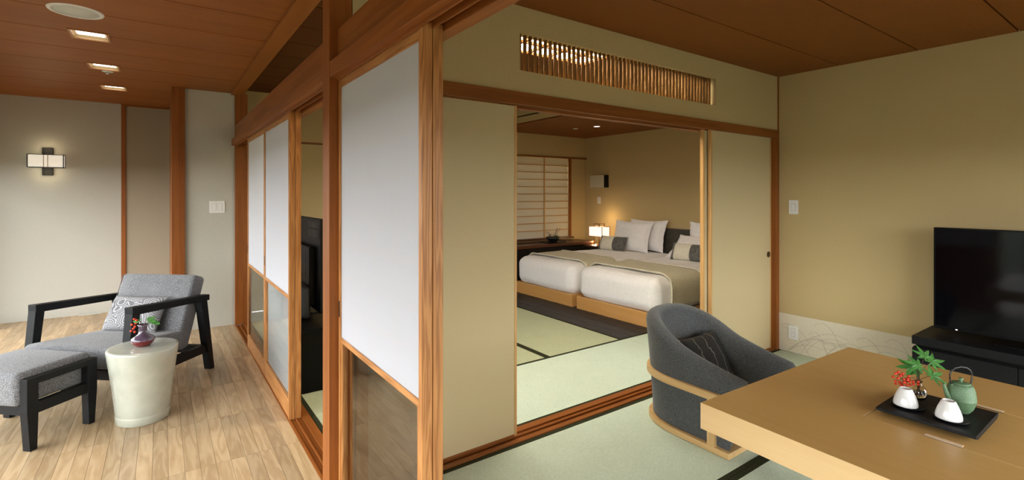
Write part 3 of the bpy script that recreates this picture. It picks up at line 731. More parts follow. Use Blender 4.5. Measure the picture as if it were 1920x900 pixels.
# ------------------------------------------------------------------ low tea table
t = thing('tea_table', 'large low oak table with a thick top and inset panel', 'table', (2.272, .147, 0), R(-2))
W2, L2, IX, IY = .622, .95, .231, .557
b = nb(); box(b, -W2, -IX, -L2, L2, .502, .60); box(b, IX, W2, -L2, L2, .502, .60); box(b, -IX, IX, IY, L2, .502, .60); box(b, -IX, IX, -L2, -IY, .502, .60); box(b, -IX, IX, -IY, IY, .502, .57)
tp = obj('tabletop', b, [M['table'], M['table_side']], t)
for p in tp.data.polygons:
    if abs(p.normal.z) < .5: p.material_index = 1
g = .0030
for s in (-1, 1): obj('edge_band', bx(s*(IX-.0015)-.0024, s*(IX-.0015)+.0024, -IY+.004, IY-.004, .575, .6002), M['chairwood']['Y'], t)
obj('inset_panel', bx(-IX+g, IX-g, -IY+g, IY-g, .57, .5995), M['table'], t, .001)
for s in (-1, 1):
    for yy in (.335,):
        obj('finger_slot', bx(s*(IX-.006)-.002, s*(IX-.006)+.020, yy-.048, yy+.048, .5985, .6012), M['slot'], t)
        obj('slot_shadow_gap', bx(s*(IX-.006)-.006, s*(IX-.006)-.002, yy-.052, yy+.048, .5985, .6006), M['desk_dark'], t)
for sx in (-1, 1):
    for sy in (-1, 1): obj('leg', bx(sx*.28-.05, sx*.28+.05, sy*.55-.05, sy*.55+.05, 0, .503), M['table_side'], t, .003)

# ------------------------------------------------------------------ charcoal tatami armchair
t = thing('armchair', 'low charcoal felt tub armchair with ash wood base', 'armchair', (2.725, 1.785, 0))
def upath(hw, yf, yb, rr, n=44):
    """U in plan: left front -> back -> right front; returns points, outward normals, arclen fraction"""
    pts = []; s = 8
    for i in range(s): pts.append((Vector((-hw, yf+(yb-rr-yf)*i/s)), Vector((-1, 0))))
    for i in range(n+1):
        a = math.pi-math.pi*i/n
        ex = 2.4
        cx_, sy_ = math.cos(a), math.sin(a)
        px = math.copysign(abs(cx_)**(2/ex), cx_); py = abs(sy_)**(2/ex)
        nx = math.copysign(abs(cx_)**(2-2/ex), cx_); ny = abs(sy_)**(2-2/ex)
        pts.append((Vector((hw*px, yb-rr+rr*py)), Vector((nx, ny)).normalized()))
    for i in range(1, s+1): pts.append((Vector((hw, yb-rr-(yb-rr-yf)*i/s)), Vector((1, 0))))
    return pts
YFc, YBc, HW = -.315, .30, .275
path = upath(HW, YFc, YBc, .33)
def smooth(a): a = max(0, min(1, a)); return a*a*(3-2*a)
b = nb(); rings = []
for i, (p, nrm) in enumerate(path):
    f = smooth((p.y+.35)/.75); top = .42+.258*f
    flare = .035*f+.012; th = .075+.02*f
    lean = 0
    prof = []
    n3 = Vector((nrm.x, nrm.y))
    o_bot = p-n3*.0; o_top = p+n3*flare
    steps = 6
    for q in range(steps+1):
        z = .035+(top-.045-.035)*q/steps; u = q/steps; pos = o_bot.lerp(o_top, u**1.3); prof.append((pos, z))
    rt = th/2
    for q in range(1, 8):
        a = math.pi*q/8; pos = o_top-n3*(rt-rt*math.cos(a)); prof.append((pos, top-.045+.045*math.sin(a)))
    for q in range(steps+1):
        u = q/steps; z = top-.045-(top-.045-.20)*u; pos = (o_top-n3*th).lerp(p-n3*(th+.03*max(0, nrm.y)+.19*max(0, nrm.y)**2), u); prof.append((pos, z))
    # round the arm tips downwards
    tip = min(1, (p.y-YFc)/.06) if abs(nrm.y) < .01 else 1
    ring = []
    for pos, z in prof:
        zz = z
        if tip < 1 and z > top-.07: zz = z-(1-math.sqrt(max(0, 1-(1-tip)**2)))*.035
        ring.append(b.verts.new((pos.x, pos.y-.125*(zz/.40)*smooth((-.02-pos.y)/.30), zz)))
    rings.append(ring)
for a, c in zip(rings, rings[1:]):
    for k in range(len(a)-1): b.faces.new((a[k], a[k+1], c[k+1], c[k]))
    b.faces.new((a[-1], a[0], c[0], c[-1]))
b.faces.new(rings[0]); b.faces.new(rings[-1][::-1])
so = obj('shell', b, M['charcoal'], t, smooth=True)
md = so.modifiers.new('bevel', 'BEVEL'); md.width = .012; md.segments = 3; md.limit_method = 'ANGLE'; md.angle_limit = R(60)
b = nb(); rbox(b, (0, -.05, .130), (.45, .56, .19), .05, (6, 6, 2), 4, lambda p: p+Vector((0, 0, .012*(1-(p.x/.22)**2) if p.z > 0 else 0)))
obj('seat_cushion', b, M['charcoal'], t, smooth=True)
def uring(name, hw, yf, yb, rr, wd, z0, z1, mat, close=False, smax=None):
    P = upath(hw, yf, yb, rr); bm = nb(); rs = []
    for p, nrm in P:
        o_, i_ = p, p-nrm*wd
        rs.append([bm.verts.new((q.x, q.y, z)) for q, z in ((o_, z0), (o_, z1), (i_, z1), (i_, z0))])
    for a, c in zip(rs, rs[1:]):
        for k in range(4): bm.faces.new((a[k], a[(k+1) % 4], c[(k+1) % 4], c[k]))
    bm.faces.new(rs[0][::-1]); bm.faces.new(rs[-1])
    if close: box(bm, -hw+wd, hw-wd, yf, yf+wd, z0, z1)
    return obj(name, bm, mat, t, .003)
uring('base_ring', .30, -.34, .325, .36, .055, 0, .032, M['chairwood']['Y'], True)
uring('back_band', .312, -.30, .335, .36, .026, .285, .325, M['chairwood']['Y'])
for s in (-1, 1): obj('post', bx(s*.281-.016, s*.281+.016, -.255, -.21, .03, .30), M['chairwood']['Z'], t, .002)

b = nb(); pillow(b, .345, .32, .12, 22, .07, 0, .003, 4)
o = tag(obj('throw_cushion', b, M['stripe'], smooth=True), 'small black cushion with pale wavy stripes in the armchair', 'cushion')
axes(o, (2.752, 1.782, .372), (1, -.02, .03), (0.03, .48, .88))

# ------------------------------------------------------------------ television and low cabinet
t = thing('tv_cabinet', 'long low black cabinet under the television', 'cabinet', (4.335, .10, 0))
FX = -.225
obj('carcass', bx(FX+.02, .205, -1.03, 1.035, .03, .375), M['dark'], t, .001); obj('plinth', bx(FX+.04, .20, -1.01, 1.01, 0, .03), M['black'], t)
obj('top_board', bx(FX, .205, -1.035, 1.037, .395, .45), M['dark'], t, .0015); obj('recess', bx(FX+.03, .205, -1.02, 1.02, .375, .395), M['black'], t)
for a, c in ((.535, 1.035), (.0, .53), (-.535, -.005), (-1.03, -.54)): obj('door', bx(FX, FX+.02, a, c, .03, .372), M['dark'], t, .0015)
t = thing('television', 'large black flat television on the low cabinet', 'television', (4.335, .46, .45))
obj('housing', bx(-.012, .035, -.615, .615, .035, .722), M['black'], t, .003)
obj('screen', bx(-.0135, -.010, -.605, .605, .055, .714), M['screen'], t)
obj('stand_neck', bx(.0, .03, -.12, .12, .008, .06), M['black'], t, .002); obj('stand_foot', bx(-.10, .10, -.30, .30, 0, .012), M['black'], t, .004)
obj('indicator_light', bx(-.0145, -.0125, .49, .50, .042, .046), emit('white_led', (1, 1, 1), 3), t)
t = thing('bedroom_tv_stand', 'black television stand behind the bedroom screens', 'cabinet', (.95, 4.40, 0))
obj('carcass', bx(-.17, .20, -.75, .75, 0, .42), M['black'], t, .002); obj('top_board', bx(-.175, .21, -.755, .755, .42, .445), M['black'], t, .002)
t = thing('television', 'television seen from its vented back through the bedroom opening', 'television', (.975, 4.38, .445))
obj('housing', bx(-.012, .03, -.56, .56, .06, .765), M['tvback'], t, .004); obj('screen', bx(.03, .033, -.55, .55, .075, .755), M['screen'], t)
ob = obj('rear_cover', bx(-.06, -.01, -.42, .42, .10, .55), M['tvback'], t, .012)
for i in range(9):
    obj('vent_slot', bx(-.0145, -.011, -.50+.035*i, -.478+.035*i, .62, .68), M['tvgrey'], t); obj('vent_slot', bx(-.0145, -.011, -.50+.035*i, -.478+.035*i, .69, .735), M['tvgrey'], t)
b = nb(); rbox(b, (-.085, -.17, .13), (.06, .56, .24), .02, (2, 4, 2), 3); obj('terminal_cover', b, M['tvgrey'], t, smooth=True)
for i in range(8): obj('socket', bx(-.0625, -.059, -.30, -.285, .30+.03*i, .318+.03*i), M['tvgrey'], t)
obj('stand_neck', bx(-.02, .02, -.10, .10, .0, .10), M['tvback'], t); obj('stand_foot', bx(-.10, .12, -.25, .25, 0, .01), M['tvback'], t, .003)

# ------------------------------------------------------------------ things on the tea table
ZT = .60
t = thing('tea_tray', 'black lacquer tea tray on the oak table', 'tray', (2.266, .556, ZT))
b = nb(); prism(b, [(-.149, .016), (-.149, .025), (.149, .025), (.149, .016), (.125, .008), (-.125, .008)], 'Y', -.136, .136)
obj('tray_board', b, M['dark'], t, .0015); obj('foot', bx(-.10, .10, -.09, .09, 0, .010), M['black'], t)
ZTr = ZT+.025
def cup(x, y, label, sl):
    s = thing('saucer', sl, 'saucer', (x+.004, y-.004, ZTr), 0, 'black saucers on the tray')
    b = nb(); lathe(b, [(0, 0), (.034, 0), (.058, .006), (.060, .008), (.036, .004), (0, .004)], 40); obj('dish', b, M['black'], s, smooth=True)
    s.scale = (.84, .84, 1)
    c = thing('teacup', label, 'teacup', (x, y, ZTr+.004), 0, 'white teacups on the tray'); c.scale = (.78, .78, .80)
    b = nb(); lathe(b, [(.040, .001), (.044, 0), (.0472, .003), (.0478, .010), (.0455, .024), (.0395, .043), (.0315, .062), (.0255, .0745), (.0232, .0775), (.0212, .0782), (.0195, .0765), (.018, .072), (0, .072)], 40)
    obj('bowl', b, M['porcelain'], c, smooth=True)
    b = nb(); lathe(b, [(.0190, .073), (.0195, .0765), (.0212, .0784), (.0230, .0778)], 40); obj('foot_ring', b, M['porcelain'], c, smooth=True)
cup(2.213, .630, 'upturned white teacup beside the red berries', 'black saucer under the teacup beside the berries')
cup(2.203, .507, 'upturned white teacup in front of the green kettle', 'black saucer under the teacup by the kettle')
t = thing('tea_kettle', 'green cast iron kettle with a black arched handle', 'kettle', (2.318, .500, ZTr), math.atan2(-.579, .815)); t.scale = (.80, .80, .94)
b = nb(); lathe(b, [(0, 0), (.026, 0), (.030, .003), (.041, .016), (.049, .034), (.0522, .047), (.0534, .0485), (.0534, .0505), (.0526, .052), (.0515, .070), (.0478, .088), (.0425, .101), (.038, .106), (.034, .107), (0, .107)], 48)
obj('body', b, M['kettle'], t, smooth=True)
b = nb(); lathe(b, [(.034, .106), (.0345, .109), (.025, .112), (.006, .114), (0, .114)], 40); ld = obj('lid', b, M['kettle'], t, smooth=True)
b = nb(); lathe(b, [(0, .112), (.006, .113), (.0055, .118), (.0088, .127), (.007, .129), (0, .129)], 20); obj('knob', b, M['kettle'], ld, smooth=True)
b = nb(); p = bez((-.043, 0, .045), (-.060, 0, .052), (-.077, 0, .107), 12); tube(b, p, [.014-.008*i/12 for i in range(13)], 14); obj('spout', b, M['kettle'], t, smooth=True)
b = nb()
p = [(-.040, 0, .100), (-.047, 0, .118), (-.050, 0, .138), (-.043, 0, .155), (-.026, 0, .166), (0, 0, .170), (.026, 0, .166), (.043, 0, .155), (.050, 0, .138), (.047, 0, .118), (.040, 0, .100)]
P2 = []
for i in range(len(p)-1):
    for q in range(3): P2.append(Vector(p[i]).lerp(Vector(p[i+1]), q/3))
P2.append(Vector(p[-1])); tube(b, P2, .0034, 10); obj('handle', b, M['iron'], t, smooth=True)
for s in (-1, 1):
    b = nb(); lathe(b, [(0, .094), (.007, .094), (.006, .106), (0, .108)], 14, c=(s*.040, 0, 0)); obj('handle_lug', b, M['kettle'], t, smooth=True)
t = thing('bud_vase', 'small round clear glass bud vase on the tray', 'vase', (2.335, .625, ZTr)); t.scale = (.82, .82, .88)
b = nb(); lathe(b, [(0, 0), (.020, 0), (.029, .010), (.033, .026), (.030, .043), (.019, .056), (.013, .062), (.012, .070), (.016, .076), (.0145, .076), (.0105, .070), (.0108, .062), (.018, .054), (.0285, .042), (.0312, .026), (.0275, .012), (.019, .005), (0, .004)], 40)
obj('glass_body', b, M['clear'], t, smooth=True)
b = nb(); lathe(b, [(0, .0045), (.018, .0055), (.0268, .0125), (.0300, .024), (.0300, .030), (0, .030)], 40); obj('water', b, glass('water', (1, 1, 1), 1.33), t, smooth=True)

def leaf_mesh(lobes, ln, spread=150, wd=.16, curl=.12):
    """palmate leaf: pointed lobes round a centre, thin but solid, creased and drooping"""
    b = nb(); n = lobes; edge = []
    angs = [R(-spread+2*spread*i/(n-1)) for i in range(n)]
    for i, a in enumerate(angs):
        L = ln*(1-.55*(abs(i-(n-1)/2)/((n-1)/2))**1.6)
        d = Vector((math.sin(a), math.cos(a), 0)); s = Vector((math.cos(a), -math.sin(a), 0)); wv = L*wd
        if i == 0: edge.append(d*L*.18-s*wv*.6)
        else:
            am = (angs[i-1]+a)/2; edge.append(Vector((math.sin(am), math.cos(am), 0))*ln*.24)
        edge += [d*L*.40-s*wv, d*L*.68-s*wv*.72, d*L, d*L*.68+s*wv*.72, d*L*.40+s*wv]
    edge.append(Vector((math.sin(angs[-1]+.3), math.cos(angs[-1]+.3), 0))*ln*.12); edge.append(Vector((0, -.03*ln, 0)))
    def Z(p): return -curl*p.length_squared/ln+.03*ln*math.cos(14*math.atan2(p.x, p.y))*(p.length/ln)
    for s in (1, -1):
        c = b.verts.new((0, 0, .0003*s)); vs_ = [b.verts.new((p.x, p.y, Z(p)+.0003*s)) for p in edge]
        for i in range(len(vs_)):
            q = (c, vs_[i], vs_[(i+1) % len(vs_)]); b.faces.new(q if s < 0 else q[::-1])
    return mesh('leaf', b, M['leaf'])
t = thing('maple_sprig', 'green maple sprig standing in the glass bud vase', 'plant', (2.335, .625, ZTr+.02))
lm = leaf_mesh(7, .058)
# leaf centres relative to the sprig foot, in the plane seen from the room, with depth offsets
rt_ = Vector((.815, -.579, 0)); fw_ = Vector((.579, .815, 0)); up_ = Vector((0, 0, 1))
lv = [(.022, .010, .130, 5, .92), (.056, .020, .105, 55, .92), (-.012, .0, .100, -15, .95), (-.020, .024, .086, -58, .95), (.022, -.022, .068, 30, 1.05), (.006, .03, .07, -20, .85)]
for k, (r_, f_, u_, roll, s_) in enumerate(lv):
    c = rt_*(r_+.012)+fw_*f_+up_*(u_+.007)
    o = obj('leaf', lm, None, t, loc=c); a = R(roll)
    ya = rt_*math.sin(a)+up_*math.cos(a)*.75-fw_*.45*math.cos(a)
    zz = (up_*.75-fw_*.65+rt_*.1*((-1)**k)).normalized(); xa = ya.cross(zz).normalized(); ya = zz.cross(xa).normalized()
    o.rotation_euler = Matrix((xa, ya, zz)).transposed().to_euler(); o.scale = (s_, s_, s_)
    an = 2*math.pi*k/7; nk = Vector((.0048*math.cos(an), .0048*math.sin(an), .049)); ft = Vector((.007*math.cos(an+2), .007*math.sin(an+2), -.008))
    b = nb(); tube(b, [ft]+bez(nk, Vector((nk.x+(c.x-nk.x)*.25, nk.y+(c.y-nk.y)*.25, max(c.z*.85, .062))), c, 8), .0009, 5); obj('stem', b, M['stem'], t)
t = thing('berry_sprig', 'cluster of red berries hanging from the glass bud vase', 'berries', (2.335, .625, ZTr+.02))
rb = random.Random(5); b0 = nb(); bmesh.ops.create_icosphere(b0, subdivisions=2, radius=.0050); bmh = mesh('berry', b0, M['berry'], True)
bp = []
hub = rt_*(-.064)-fw_*.005+up_*.056
for k in range(400):
    d = rt_*rb.uniform(-.026, .026)+fw_*rb.uniform(-.018, .018)+up_*rb.uniform(-.030, .030)
    c = hub+d
    if (d.dot(rt_)/.026)**2+(d.z/.030)**2 > 1: continue
    if all((c-q).length > .0084 for q in bp): bp.append(c)
    if len(bp) > 30: break
for k in range(8):
    c = rt_*(-.036+.009*(k % 4))+up_*(.042+.010*(k//4))-fw_*.02
    if all((c-q).length > .0095 for q in bp): bp.append(c)
for c in bp:
    obj('berry', bmh, None, t, loc=c)
an = 2*math.pi*6/7; nk = Vector((.0048*math.cos(an), .0048*math.sin(an), .049))
b = nb(); tube(b, [Vector((.007*math.cos(an+2), .007*math.sin(an+2), -.008))]+bez(nk, hub*.4+Vector((0, 0, .050))-fw_*.012, hub, 10), .0010, 6)
for c in bp[::2]: tube(b, [hub, hub.lerp(c, .5)+Vector((0, 0, .004)), c], .0006, 4)
obj('stem', b, M['stem'], t)

# ------------------------------------------------------------------ corridor lounge chair
t = thing('lounge_chair', 'grey tweed lounge chair with a black slanted frame', 'armchair', (-.428, 4.362, 0), R(47.9))
HWc = .3615; D_ = M['dark']
for s in (-1, 1):
    y = s*HWc
    b = nb(); prism(b, [(-.030, .600), (-.030, .652), (.665, .602), (.665, .557)], 'Y', y-.031, y+.031); obj('armrest', b, D_, t, .003)
    b = nb(); prism(b, [(-.090, 0), (-.048, 0), (.030, .61), (-.030, .61)], 'Y', y-.029, y+.029); obj('front_leg', b, D_, t, .002)
    b = nb(); prism(b, [(.680, 0), (.722, 0), (.640, .575), (.575, .575)], 'Y', y-.029, y+.029); obj('rear_leg', b, D_, t, .002)
    obj('side_rail', bx(-.05, .66, y-.018, y+.018, .145, .21), D_, t, .002)
obj('front_rail', bx(-.085, -.045, -HWc+.02, HWc-.02, .19, .255), D_, t, .002)
obj('rear_rail', bx(.60, .64, -HWc+.02, HWc-.02, .15, .21), D_, t, .002)
for yy in (-.2, 0, .2): obj('seat_slat', bx(-.05, .62, yy-.03, yy+.03, .205, .222), D_, t)
b = nb(); rbox(b, (.20, 0, .312), (.66, .645, .145), .038, (8, 6, 2), 4, lambda p: p+Vector((0, 0, -.06*(p.x/.66)+(.012*(1-(p.y/.32)**2)*(1-(p.x/.33)**2) if p.z > 0 else 0))))
so = obj('seat_cushion', b, M['greyfab'], t, smooth=True)
b = nb(); rbox(b, (0, 0, 0), (.125, .635, .55), .03, (2, 6, 8), 4, lambda p: p+Vector((-.008*(1-(p.y/.31)**2) if p.x < 0 else 0, 0, 0)))
o = obj('back_cushion', b, M['greyfab'], t, smooth=True); o.location = (.572, 0, .488); o.rotation_euler = (0, R(19.6), 0)
for s in (-1, 1):
    b = nb(); tube(b, [(-.0625+.03, s*.3175, -.27), (-.058, s*.312, -.25), (-.058, s*.312, .25), (-.05, s*.312, .27)], .003, 6); q = obj('piping', b, M['greyfab'], o)
b = nb(); pillow(b, .44, .27, .13, 24, .05, 0, .003, 1)
o = tag(obj('throw_pillow', b, M['swirl'], smooth=True), 'grey throw pillow with swirl embroidery on the lounge chair', 'pillow')
e1 = Vector((math.cos(R(47.9)), math.sin(R(47.9)), 0)); e2 = Vector((-e1.y, e1.x, 0))
pc = Vector((-.428, 4.362, 0))+e1*.425+e2*.03; pc.z = .492
axes(o, pc, -e2, Vector((0, 0, .88))+e1*.46)

# ottoman
t = thing('ottoman', 'grey tweed ottoman with a black wooden frame', 'ottoman', (-.685, 4.035, 0), R(46.3))
ax_, ay_ = .165, .2875
for sy in (-1, 1):
    for sx in (-1, 1):
        b = nb(); y = sy*ay_
        prism(b, [(sx*(ax_-.004)-.018, 0), (sx*(ax_-.004)+.018, 0), (sx*ax_+.029, .215), (sx*ax_+.029, .395), (sx*ax_-.029, .395), (sx*ax_-.029, .215)], 'Y', y-.024, y+.024)
        obj('leg', b, D_, t, .002)
    obj('top_rail', bx(-ax_+.029, ax_-.029, sy*ay_-.022, sy*ay_+.022, .358, .394), D_, t, .001)
    obj('side_rail', bx(-ax_+.029, ax_-.029, sy*ay_-.020, sy*ay_+.020, .195, .255), D_, t, .001)
for sx in (-1, 1): obj('cross_rail', bx(sx*ax_-.02, sx*ax_+.02, -ay_+.02, ay_-.02, .195, .245), D_, t, .001)
b = nb(); rbox(b, (0, 0, .333), (.42, .52, .18), .035, (6, 6, 2), 4, lambda p: p+Vector((0, 0, .014*(1-(p.x/.21)**2)*(1-(p.y/.26)**2) if p.z > 0 else 0)))
obj('cushion', b, M['greyfab'], t, smooth=True)

# ceramic stool + vase
t = thing('ceramic_stool', 'pale celadon ceramic drum stool with a tapered foot', 'stool', (-.097, 3.855, 0), R(15))
b = nb(); lathe(b, [(0, 0), (.136, 0), (.139, .003), (.140, .04), (.1405, .046), (.1385, .050), (.141, .056), (.146, .12), (.156, .22), (.169, .32), (.180, .40), (.184, .435), (.183, .444), (.178, .449), (.165, .450), (0, .447)], 64, 1.0, 1.08)
obj('body', b, M['ceramic'], t, smooth=True)
t = thing('bottle_vase', 'small mauve and oxblood bottle vase on the ceramic stool', 'vase', (-.098, 3.86, .4475))
b = nb(); lathe(b, [(0, 0), (.035, 0), (.040, .004), (.055, .020), (.064, .040), (.060, .052), (.040, .066), (.026, .078), (.021, .095), (.022, .120), (.030, .135), (.027, .136), (.018, .120), (.017, .095), (0, .09)], 40)
me = mesh('body', b, [M['vasepurple'], M['vasered']], True)
for p in me.polygons:
    if .004 < p.center.z < .042: p.material_index = 1
obj('body', me, None, t)
t = thing('berry_twig', 'leafy twig with small red berries in the bottle vase', 'plant', (-.098, 3.86, .56))
lm2 = leaf_mesh(3, .05, 60, .3, .2)
for k, (r_, f_, u_, roll) in enumerate([(.035, 0, .045, 70), (.055, .01, .035, 100), (.012, .02, .05, 20), (-.02, .0, .045, -60)]):
    c = rt_*r_+fw_*f_+up_*u_; o = obj('leaf', lm2, None, t, loc=c); a = R(roll); ya = (rt_*math.sin(a)+up_*math.cos(a)*.6-fw_*.2).normalized(); zz = (up_*.8-fw_*.6).normalized(); xa = ya.cross(zz).normalized(); ya = zz.cross(xa)
    o.rotation_euler = Matrix((xa, ya, zz)).transposed().to_euler()
    b = nb(); tube(b, bez((0, 0, 0), c*.6+Vector((0, 0, .02)), c, 6), .0012, 5); obj('stem', b, M['stem'], t)
b1 = nb(); bmesh.ops.create_icosphere(b1, subdivisions=2, radius=.0075); bm2 = mesh('berry', b1, M['berry'], True)
for r_, u_ in ((-.055, .055), (-.045, .03), (-.07, .02), (-.06, -.005), (-.075, -.02), (-.052, -.025), (-.04, .048), (-.05, .008)):
    c = rt_*r_+up_*u_; obj('berry', bm2, None, t, loc=c)
b = nb(); tube(b, bez((0, 0, 0), (-.02, .015, .07), rt_*(-.055)+up_*.05, 8), .0012, 5); tube(b, bez((0, 0, .0), (-.02, .014, .10), rt_*(-.07)-up_*.02, 10), .0012, 5)
obj('stem', b, M['stem'], t)

# ------------------------------------------------------------------ bedroom
def bed(label, y0, y1):
    cy = (y0+y1)/2; w_ = (y1-y0); t = thing('bed', label, 'bed', (5.2, cy, -.004), 0, 'twin beds')
    fx = 4.15-5.2
    obj('footboard', bx(fx, fx+.03, -w_/2, w_/2, 0, .155), M['bedwood'], t, .002); obj('headboard_rail', bx(1.0, 1.03, -w_/2, w_/2, 0, .155), M['bedwood'], t, .002)
    for s in (-1, 1): obj('side_board', bx(fx+.03, 1.0, min(s*w_/2, s*(w_/2-.03)), max(s*w_/2, s*(w_/2-.03)), 0, .155), M['bedwood'], t, .002)
    obj('base', bx(fx+.03, 1.0, -w_/2+.03, w_/2-.03, .02, .145), M['bedwood'], t)
    def wr(p):
        q = p.copy(); s = (p.z+.19)/.38
        sag = .014*noise.noise(Vector((p.x*3, p.y*3+cy, p.z*4)))+.005*noise.noise(Vector((p.x*9, p.y*9+cy, p.z*14)))
        q.z += sag*(1 if p.z > 0 else .9)
        if abs(p.y) > w_/2-.06 or abs(p.x) > 1.0:
            k = noise.noise(Vector((p.x*6+3, p.y*6+cy, p.z*2)))*.014
            q.y += math.copysign(k, p.y) if abs(p.y) > w_/2-.06 else 0
            q.x += math.copysign(k, p.x) if abs(p.x) > 1.0 else 0
        return q
    b = nb(); rbox(b, (-.008, 0, .328), (2.075, w_, .39), .115, (44, 26, 6), 6, wr); obj('duvet', b, M['white'], t, smooth=True)
    # runner draped over the duvet
    prof = []; zt, hy, r_ = .531, w_/2+.006, .122
    for q in range(7): prof.append((-hy, .19+(zt-r_-.19)*q/6))
    for q in range(1, 9): a = math.pi/2*q/8; prof.append((-hy+r_-r_*math.cos(a), zt-r_+r_*math.sin(a)))
    for q in range(1, 13): prof.append((-hy+r_+(2*hy-2*r_)*q/12, zt))
    for q in range(1, 9): a = math.pi/2*q/8; prof.append((hy-r_+r_*math.sin(a), zt-r_+r_*math.cos(a)))
    for q in range(1, 7): prof.append((hy, zt-r_-(zt-r_-.19)*q/6))
    b = nb(); nx = 10; g = []
    x0, x1 = 4.38-5.2, 4.96-5.2
    for layer in (0, .007):
        for i in range(nx+1):
            row = []
            for (yy, zz) in prof:
                x = x0+(x1-x0)*i/nx
                n_ = Vector((0, yy/hy if abs(yy) > hy-r_ else 0, 1 if zz > zt-r_ else 0))
                if n_.length: n_.normalize()
                wv = .010*noise.noise(Vector((x*4, yy*3+cy, zz*4)))+.012
                xx = x+.012*noise.noise(Vector((yy*4, zz*4, i*.2+cy)))
                p_ = Vector((xx, yy, zz))+n_*(wv+layer); row.append(b.verts.new(p_))
            g.append(row)
    for layer in (0, nx+1):
        for i in range(nx):
            for j in range(len(prof)-1): b.faces.new((g[layer+i][j], g[layer+i+1][j], g[layer+i+1][j+1], g[layer+i][j+1]))
    for j in range(len(prof)-1):
        b.faces.new((g[0][j], g[0][j+1], g[nx+1][j+1], g[nx+1][j])); b.faces.new((g[nx][j], g[2*nx+1][j], g[2*nx+1][j+1], g[nx][j+1]))
    for i in range(nx):
        b.faces.new((g[i][0], g[nx+1+i][0], g[nx+2+i][0], g[i+1][0])); b.faces.new((g[i][-1], g[i+1][-1], g[nx+2+i][-1], g[nx+1+i][-1]))
    rn = obj('bed_runner', b, M['runner'], t, smooth=True, label='sage green bed runner')
    for xx in (x0, x1):
        b = nb(); tube(b, [(xx, yy*1.0+(.024 if yy > hy-.03 else -.024 if yy < -hy+.03 else 0), zz+(.024 if zz > zt-.06 else 0)) for yy, zz in prof], .006, 6); obj('runner_piping', b, M['bolster'], rn, smooth=True)
    return t
bed('white twin bed on the side of the fusuma doors', 3.275, 4.462)
bed('white twin bed on the side of the lit bedside lamp', 4.548, 5.735)
b = nb(); rbox(b, (6.283, 4.50, .45), (.07, 2.52, .86), .02, (1, 8, 4), 3)
tag(obj('headboard', b, M['headfab'], smooth=True), 'dark tweed headboard behind both beds', 'headboard')
def bigpillow(loc, label, tilt, yaw=0, seed=0, w_=.72, h_=.50):
    b = nb(); pillow(b, w_, h_, .145, 26, .10, .10, .012, seed)
    o = tag(obj('bed_pillow', b, M['white'], smooth=True), label, 'pillow', 'white pillows on the twin beds')
    axes(o, loc, (math.sin(R(yaw)), -math.cos(R(yaw)), 0), (math.sin(R(tilt)), 0, math.cos(R(tilt)))); return o
def bolster(loc, label, tilt, yaw=0):
    t = thing('bolster_cushion', label, 'cushion', loc, 0, 'cream and grey cushions on the beds')
    def part(nm, u0, u1, mat):
        b = nb(); n = 20; w_, h_, tt = .50, .235, .15
        g = {}
        for s in (1, -1):
            for i in range(13):
                for j in range(n+1):
                    u = u0+(u1-u0)*i/12; v = -1+2*j/n
                    a_ = max(0, 1-abs(u)**3.5); b_ = max(0, 1-abs(v)**2.4)
                    z = tt/2*(a_*b_)**.5+.004
                    g[s, i, j] = b.verts.new((w_/2*u*(1-.05*(1-v*v)*u*u), h_/2*v*(1-.04*(1-u*u)), s*z))
        for s in (1, -1):
            for i in range(12):
                for j in range(n): b.faces.new((g[s, i, j], g[s, i+1, j], g[s, i+1, j+1], g[s, i, j+1]))
        for i in range(12):
            for j in (0, n): b.faces.new((g[1, i, j], g[1, i+1, j], g[-1, i+1, j], g[-1, i, j]))
        for j in range(n):
            for i in (0, 12): b.faces.new((g[1, i, j], g[1, i, j+1], g[-1, i, j+1], g[-1, i, j]))
        return obj(nm, b, mat, t, smooth=True)
    part('cream_band', -.78, .18, M['bolster']); part('grey_end', .18, 1, M['bolster_grey']); part('grey_end', -1, -.78, M['bolster_grey'])
    axes(t, loc, (math.sin(R(yaw)), -math.cos(R(yaw)), 0), (math.sin(R(tilt)), 0, math.cos(R(tilt)))); return t
bigpillow((6.140, 5.02, .762), 'white pillow leaning on the headboard behind another, lamp-side bed', 14.5, 0, 1)
bigpillow((5.963, 5.17, .748), 'white pillow in front of another white pillow, lamp-side bed', 20, 4, 2)
bolster((5.760, 5.37, .628), 'cream and grey cushion on the lamp-side bed', 24, 6)
bigpillow((6.140, 3.93, .763), 'white pillow leaning on the headboard, fusuma-side bed', 14.5, 0, 3)
bigpillow((5.899, 3.99, .668), 'low slumped white pillow behind the cushion, fusuma-side bed', 50, 0, 5, .74, .46)
bolster((5.662, 3.93, .631), 'cream and grey cushion on the fusuma-side bed', 24, 6)

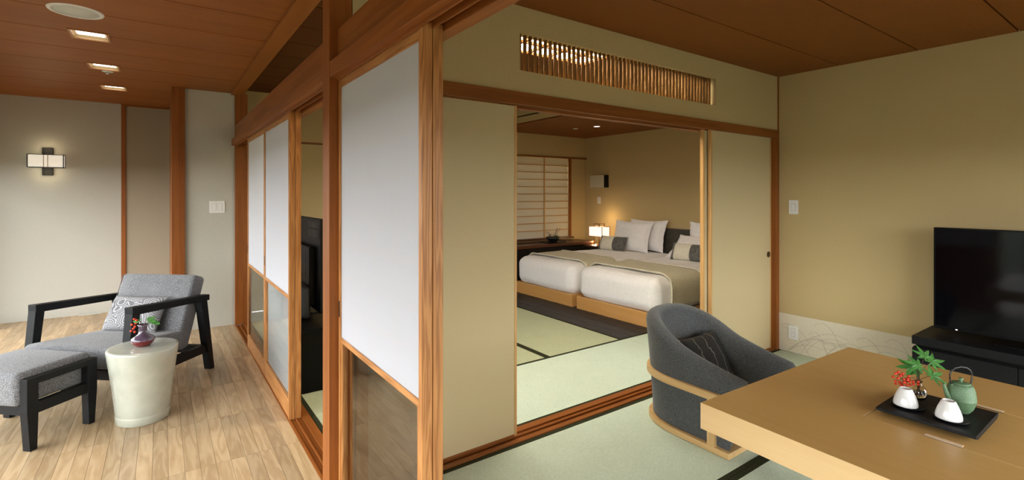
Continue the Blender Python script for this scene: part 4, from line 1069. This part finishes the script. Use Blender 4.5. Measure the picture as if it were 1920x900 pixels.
# desk, ledge, nightstand, lamp, bowl
t = thing('low_desk', 'long dark reddish wooden desk below the paper screen', 'desk', (5.15, 6.30, -.004))
obj('desktop', bx(-1.2, .93, -.22, .225, .555, .60), M['deskwood'], t, .003); obj('front_panel', bx(-1.15, .88, -.17, -.14, 0, .555), M['desk_dark'], t)
for x in (-1.18, .87): obj('side_panel', bx(x-.02, x+.02, -.19, .22, 0, .555), M['desk_dark'], t)
trim(bx(SBX0, SBX1, YH-.09, YH+.10, .62, .65), M['deskwood'], 'reddish ledge under the bedroom paper screen')
t = thing('nightstand', 'dark wooden nightstand with the lit lamp', 'nightstand', (6.06, 5.93, -.004))
obj('top_board', bx(-.26, .255, -.155, .14, .525, .55), M['deskwood'], t, .002); obj('carcass', bx(-.25, .25, -.145, .13, 0, .525), M['desk_dark'], t, .002)
t = thing('table_lamp', 'lit paper box lamp on copper legs beside the bed', 'lamp', (6.00, 5.90, .546))
obj('shade', bx(-.085, .085, -.15, .15, .15, .305), M['lampshade'], t)
for x, y in ((-.09, -.155), (.09, -.155), (-.09, .155), (.09, .155)): obj('leg', bx(x-.004, x+.004, y-.004, y+.004, .145, .31), M['copper'], t)
for x, y in ((-.06, -.06), (.06, -.06), (-.06, .06), (.06, .06)): obj('leg', bx(x-.005, x+.005, y-.005, y+.005, 0, .36), M['copper'], t)
for z in (.145, .305):
    b = nb(); box(b, -.094, .094, -.159, -.153, z, z+.006); box(b, -.094, .094, .153, .159, z, z+.006); box(b, -.094, -.088, -.159, .159, z, z+.006); box(b, .088, .094, -.159, .159, z, z+.006); obj('wire_ring', b, M['copper'], t)
obj('foot_plate', bx(-.065, .065, -.065, .065, 0, .008), M['copper'], t); obj('top_plate', bx(-.065, .065, -.065, .065, .352, .36), M['copper'], t)
lamp('table_lamp_light', 'POINT', (6.05, 6.06, .60), 2.5, (1, .66, .32), .04); lamp('table_lamp_light', 'POINT', (6.12, 5.9, 1.0), 1.6, (1, .66, .32), .06)
t = thing('flower_bowl', 'dark bowl with a twig arrangement on the desk', 'bowl', (5.30, 6.27, .596))
obj('tray', bx(-.20, .20, -.11, .11, 0, .012), M['black'], t, .003)
b = nb(); lathe(b, [(0, .012), (.05, .012), (.06, .02), (.10, .05), (.125, .09), (.120, .092), (.095, .055), (.05, .03), (0, .028)], 36); obj('bowl', b, M['iron'], t, smooth=True)
b = nb()
for k in range(9):
    a = k*2.4; tube(b, bez((.02*math.cos(a), .02*math.sin(a), .03), (.05*math.cos(a), .05*math.sin(a), .14), (.13*math.cos(a), .10*math.sin(a), .10+.07*(k % 3)), 6), .003, 5)
obj('twigs', b, M['stem'], t)
for k in range(7):
    a = k*1.9; o = obj('leaf', lm2, None, t, loc=(.07*math.cos(a), .05*math.sin(a), .10+.015*(k % 3))); o.rotation_euler = (R(30), 0, a)
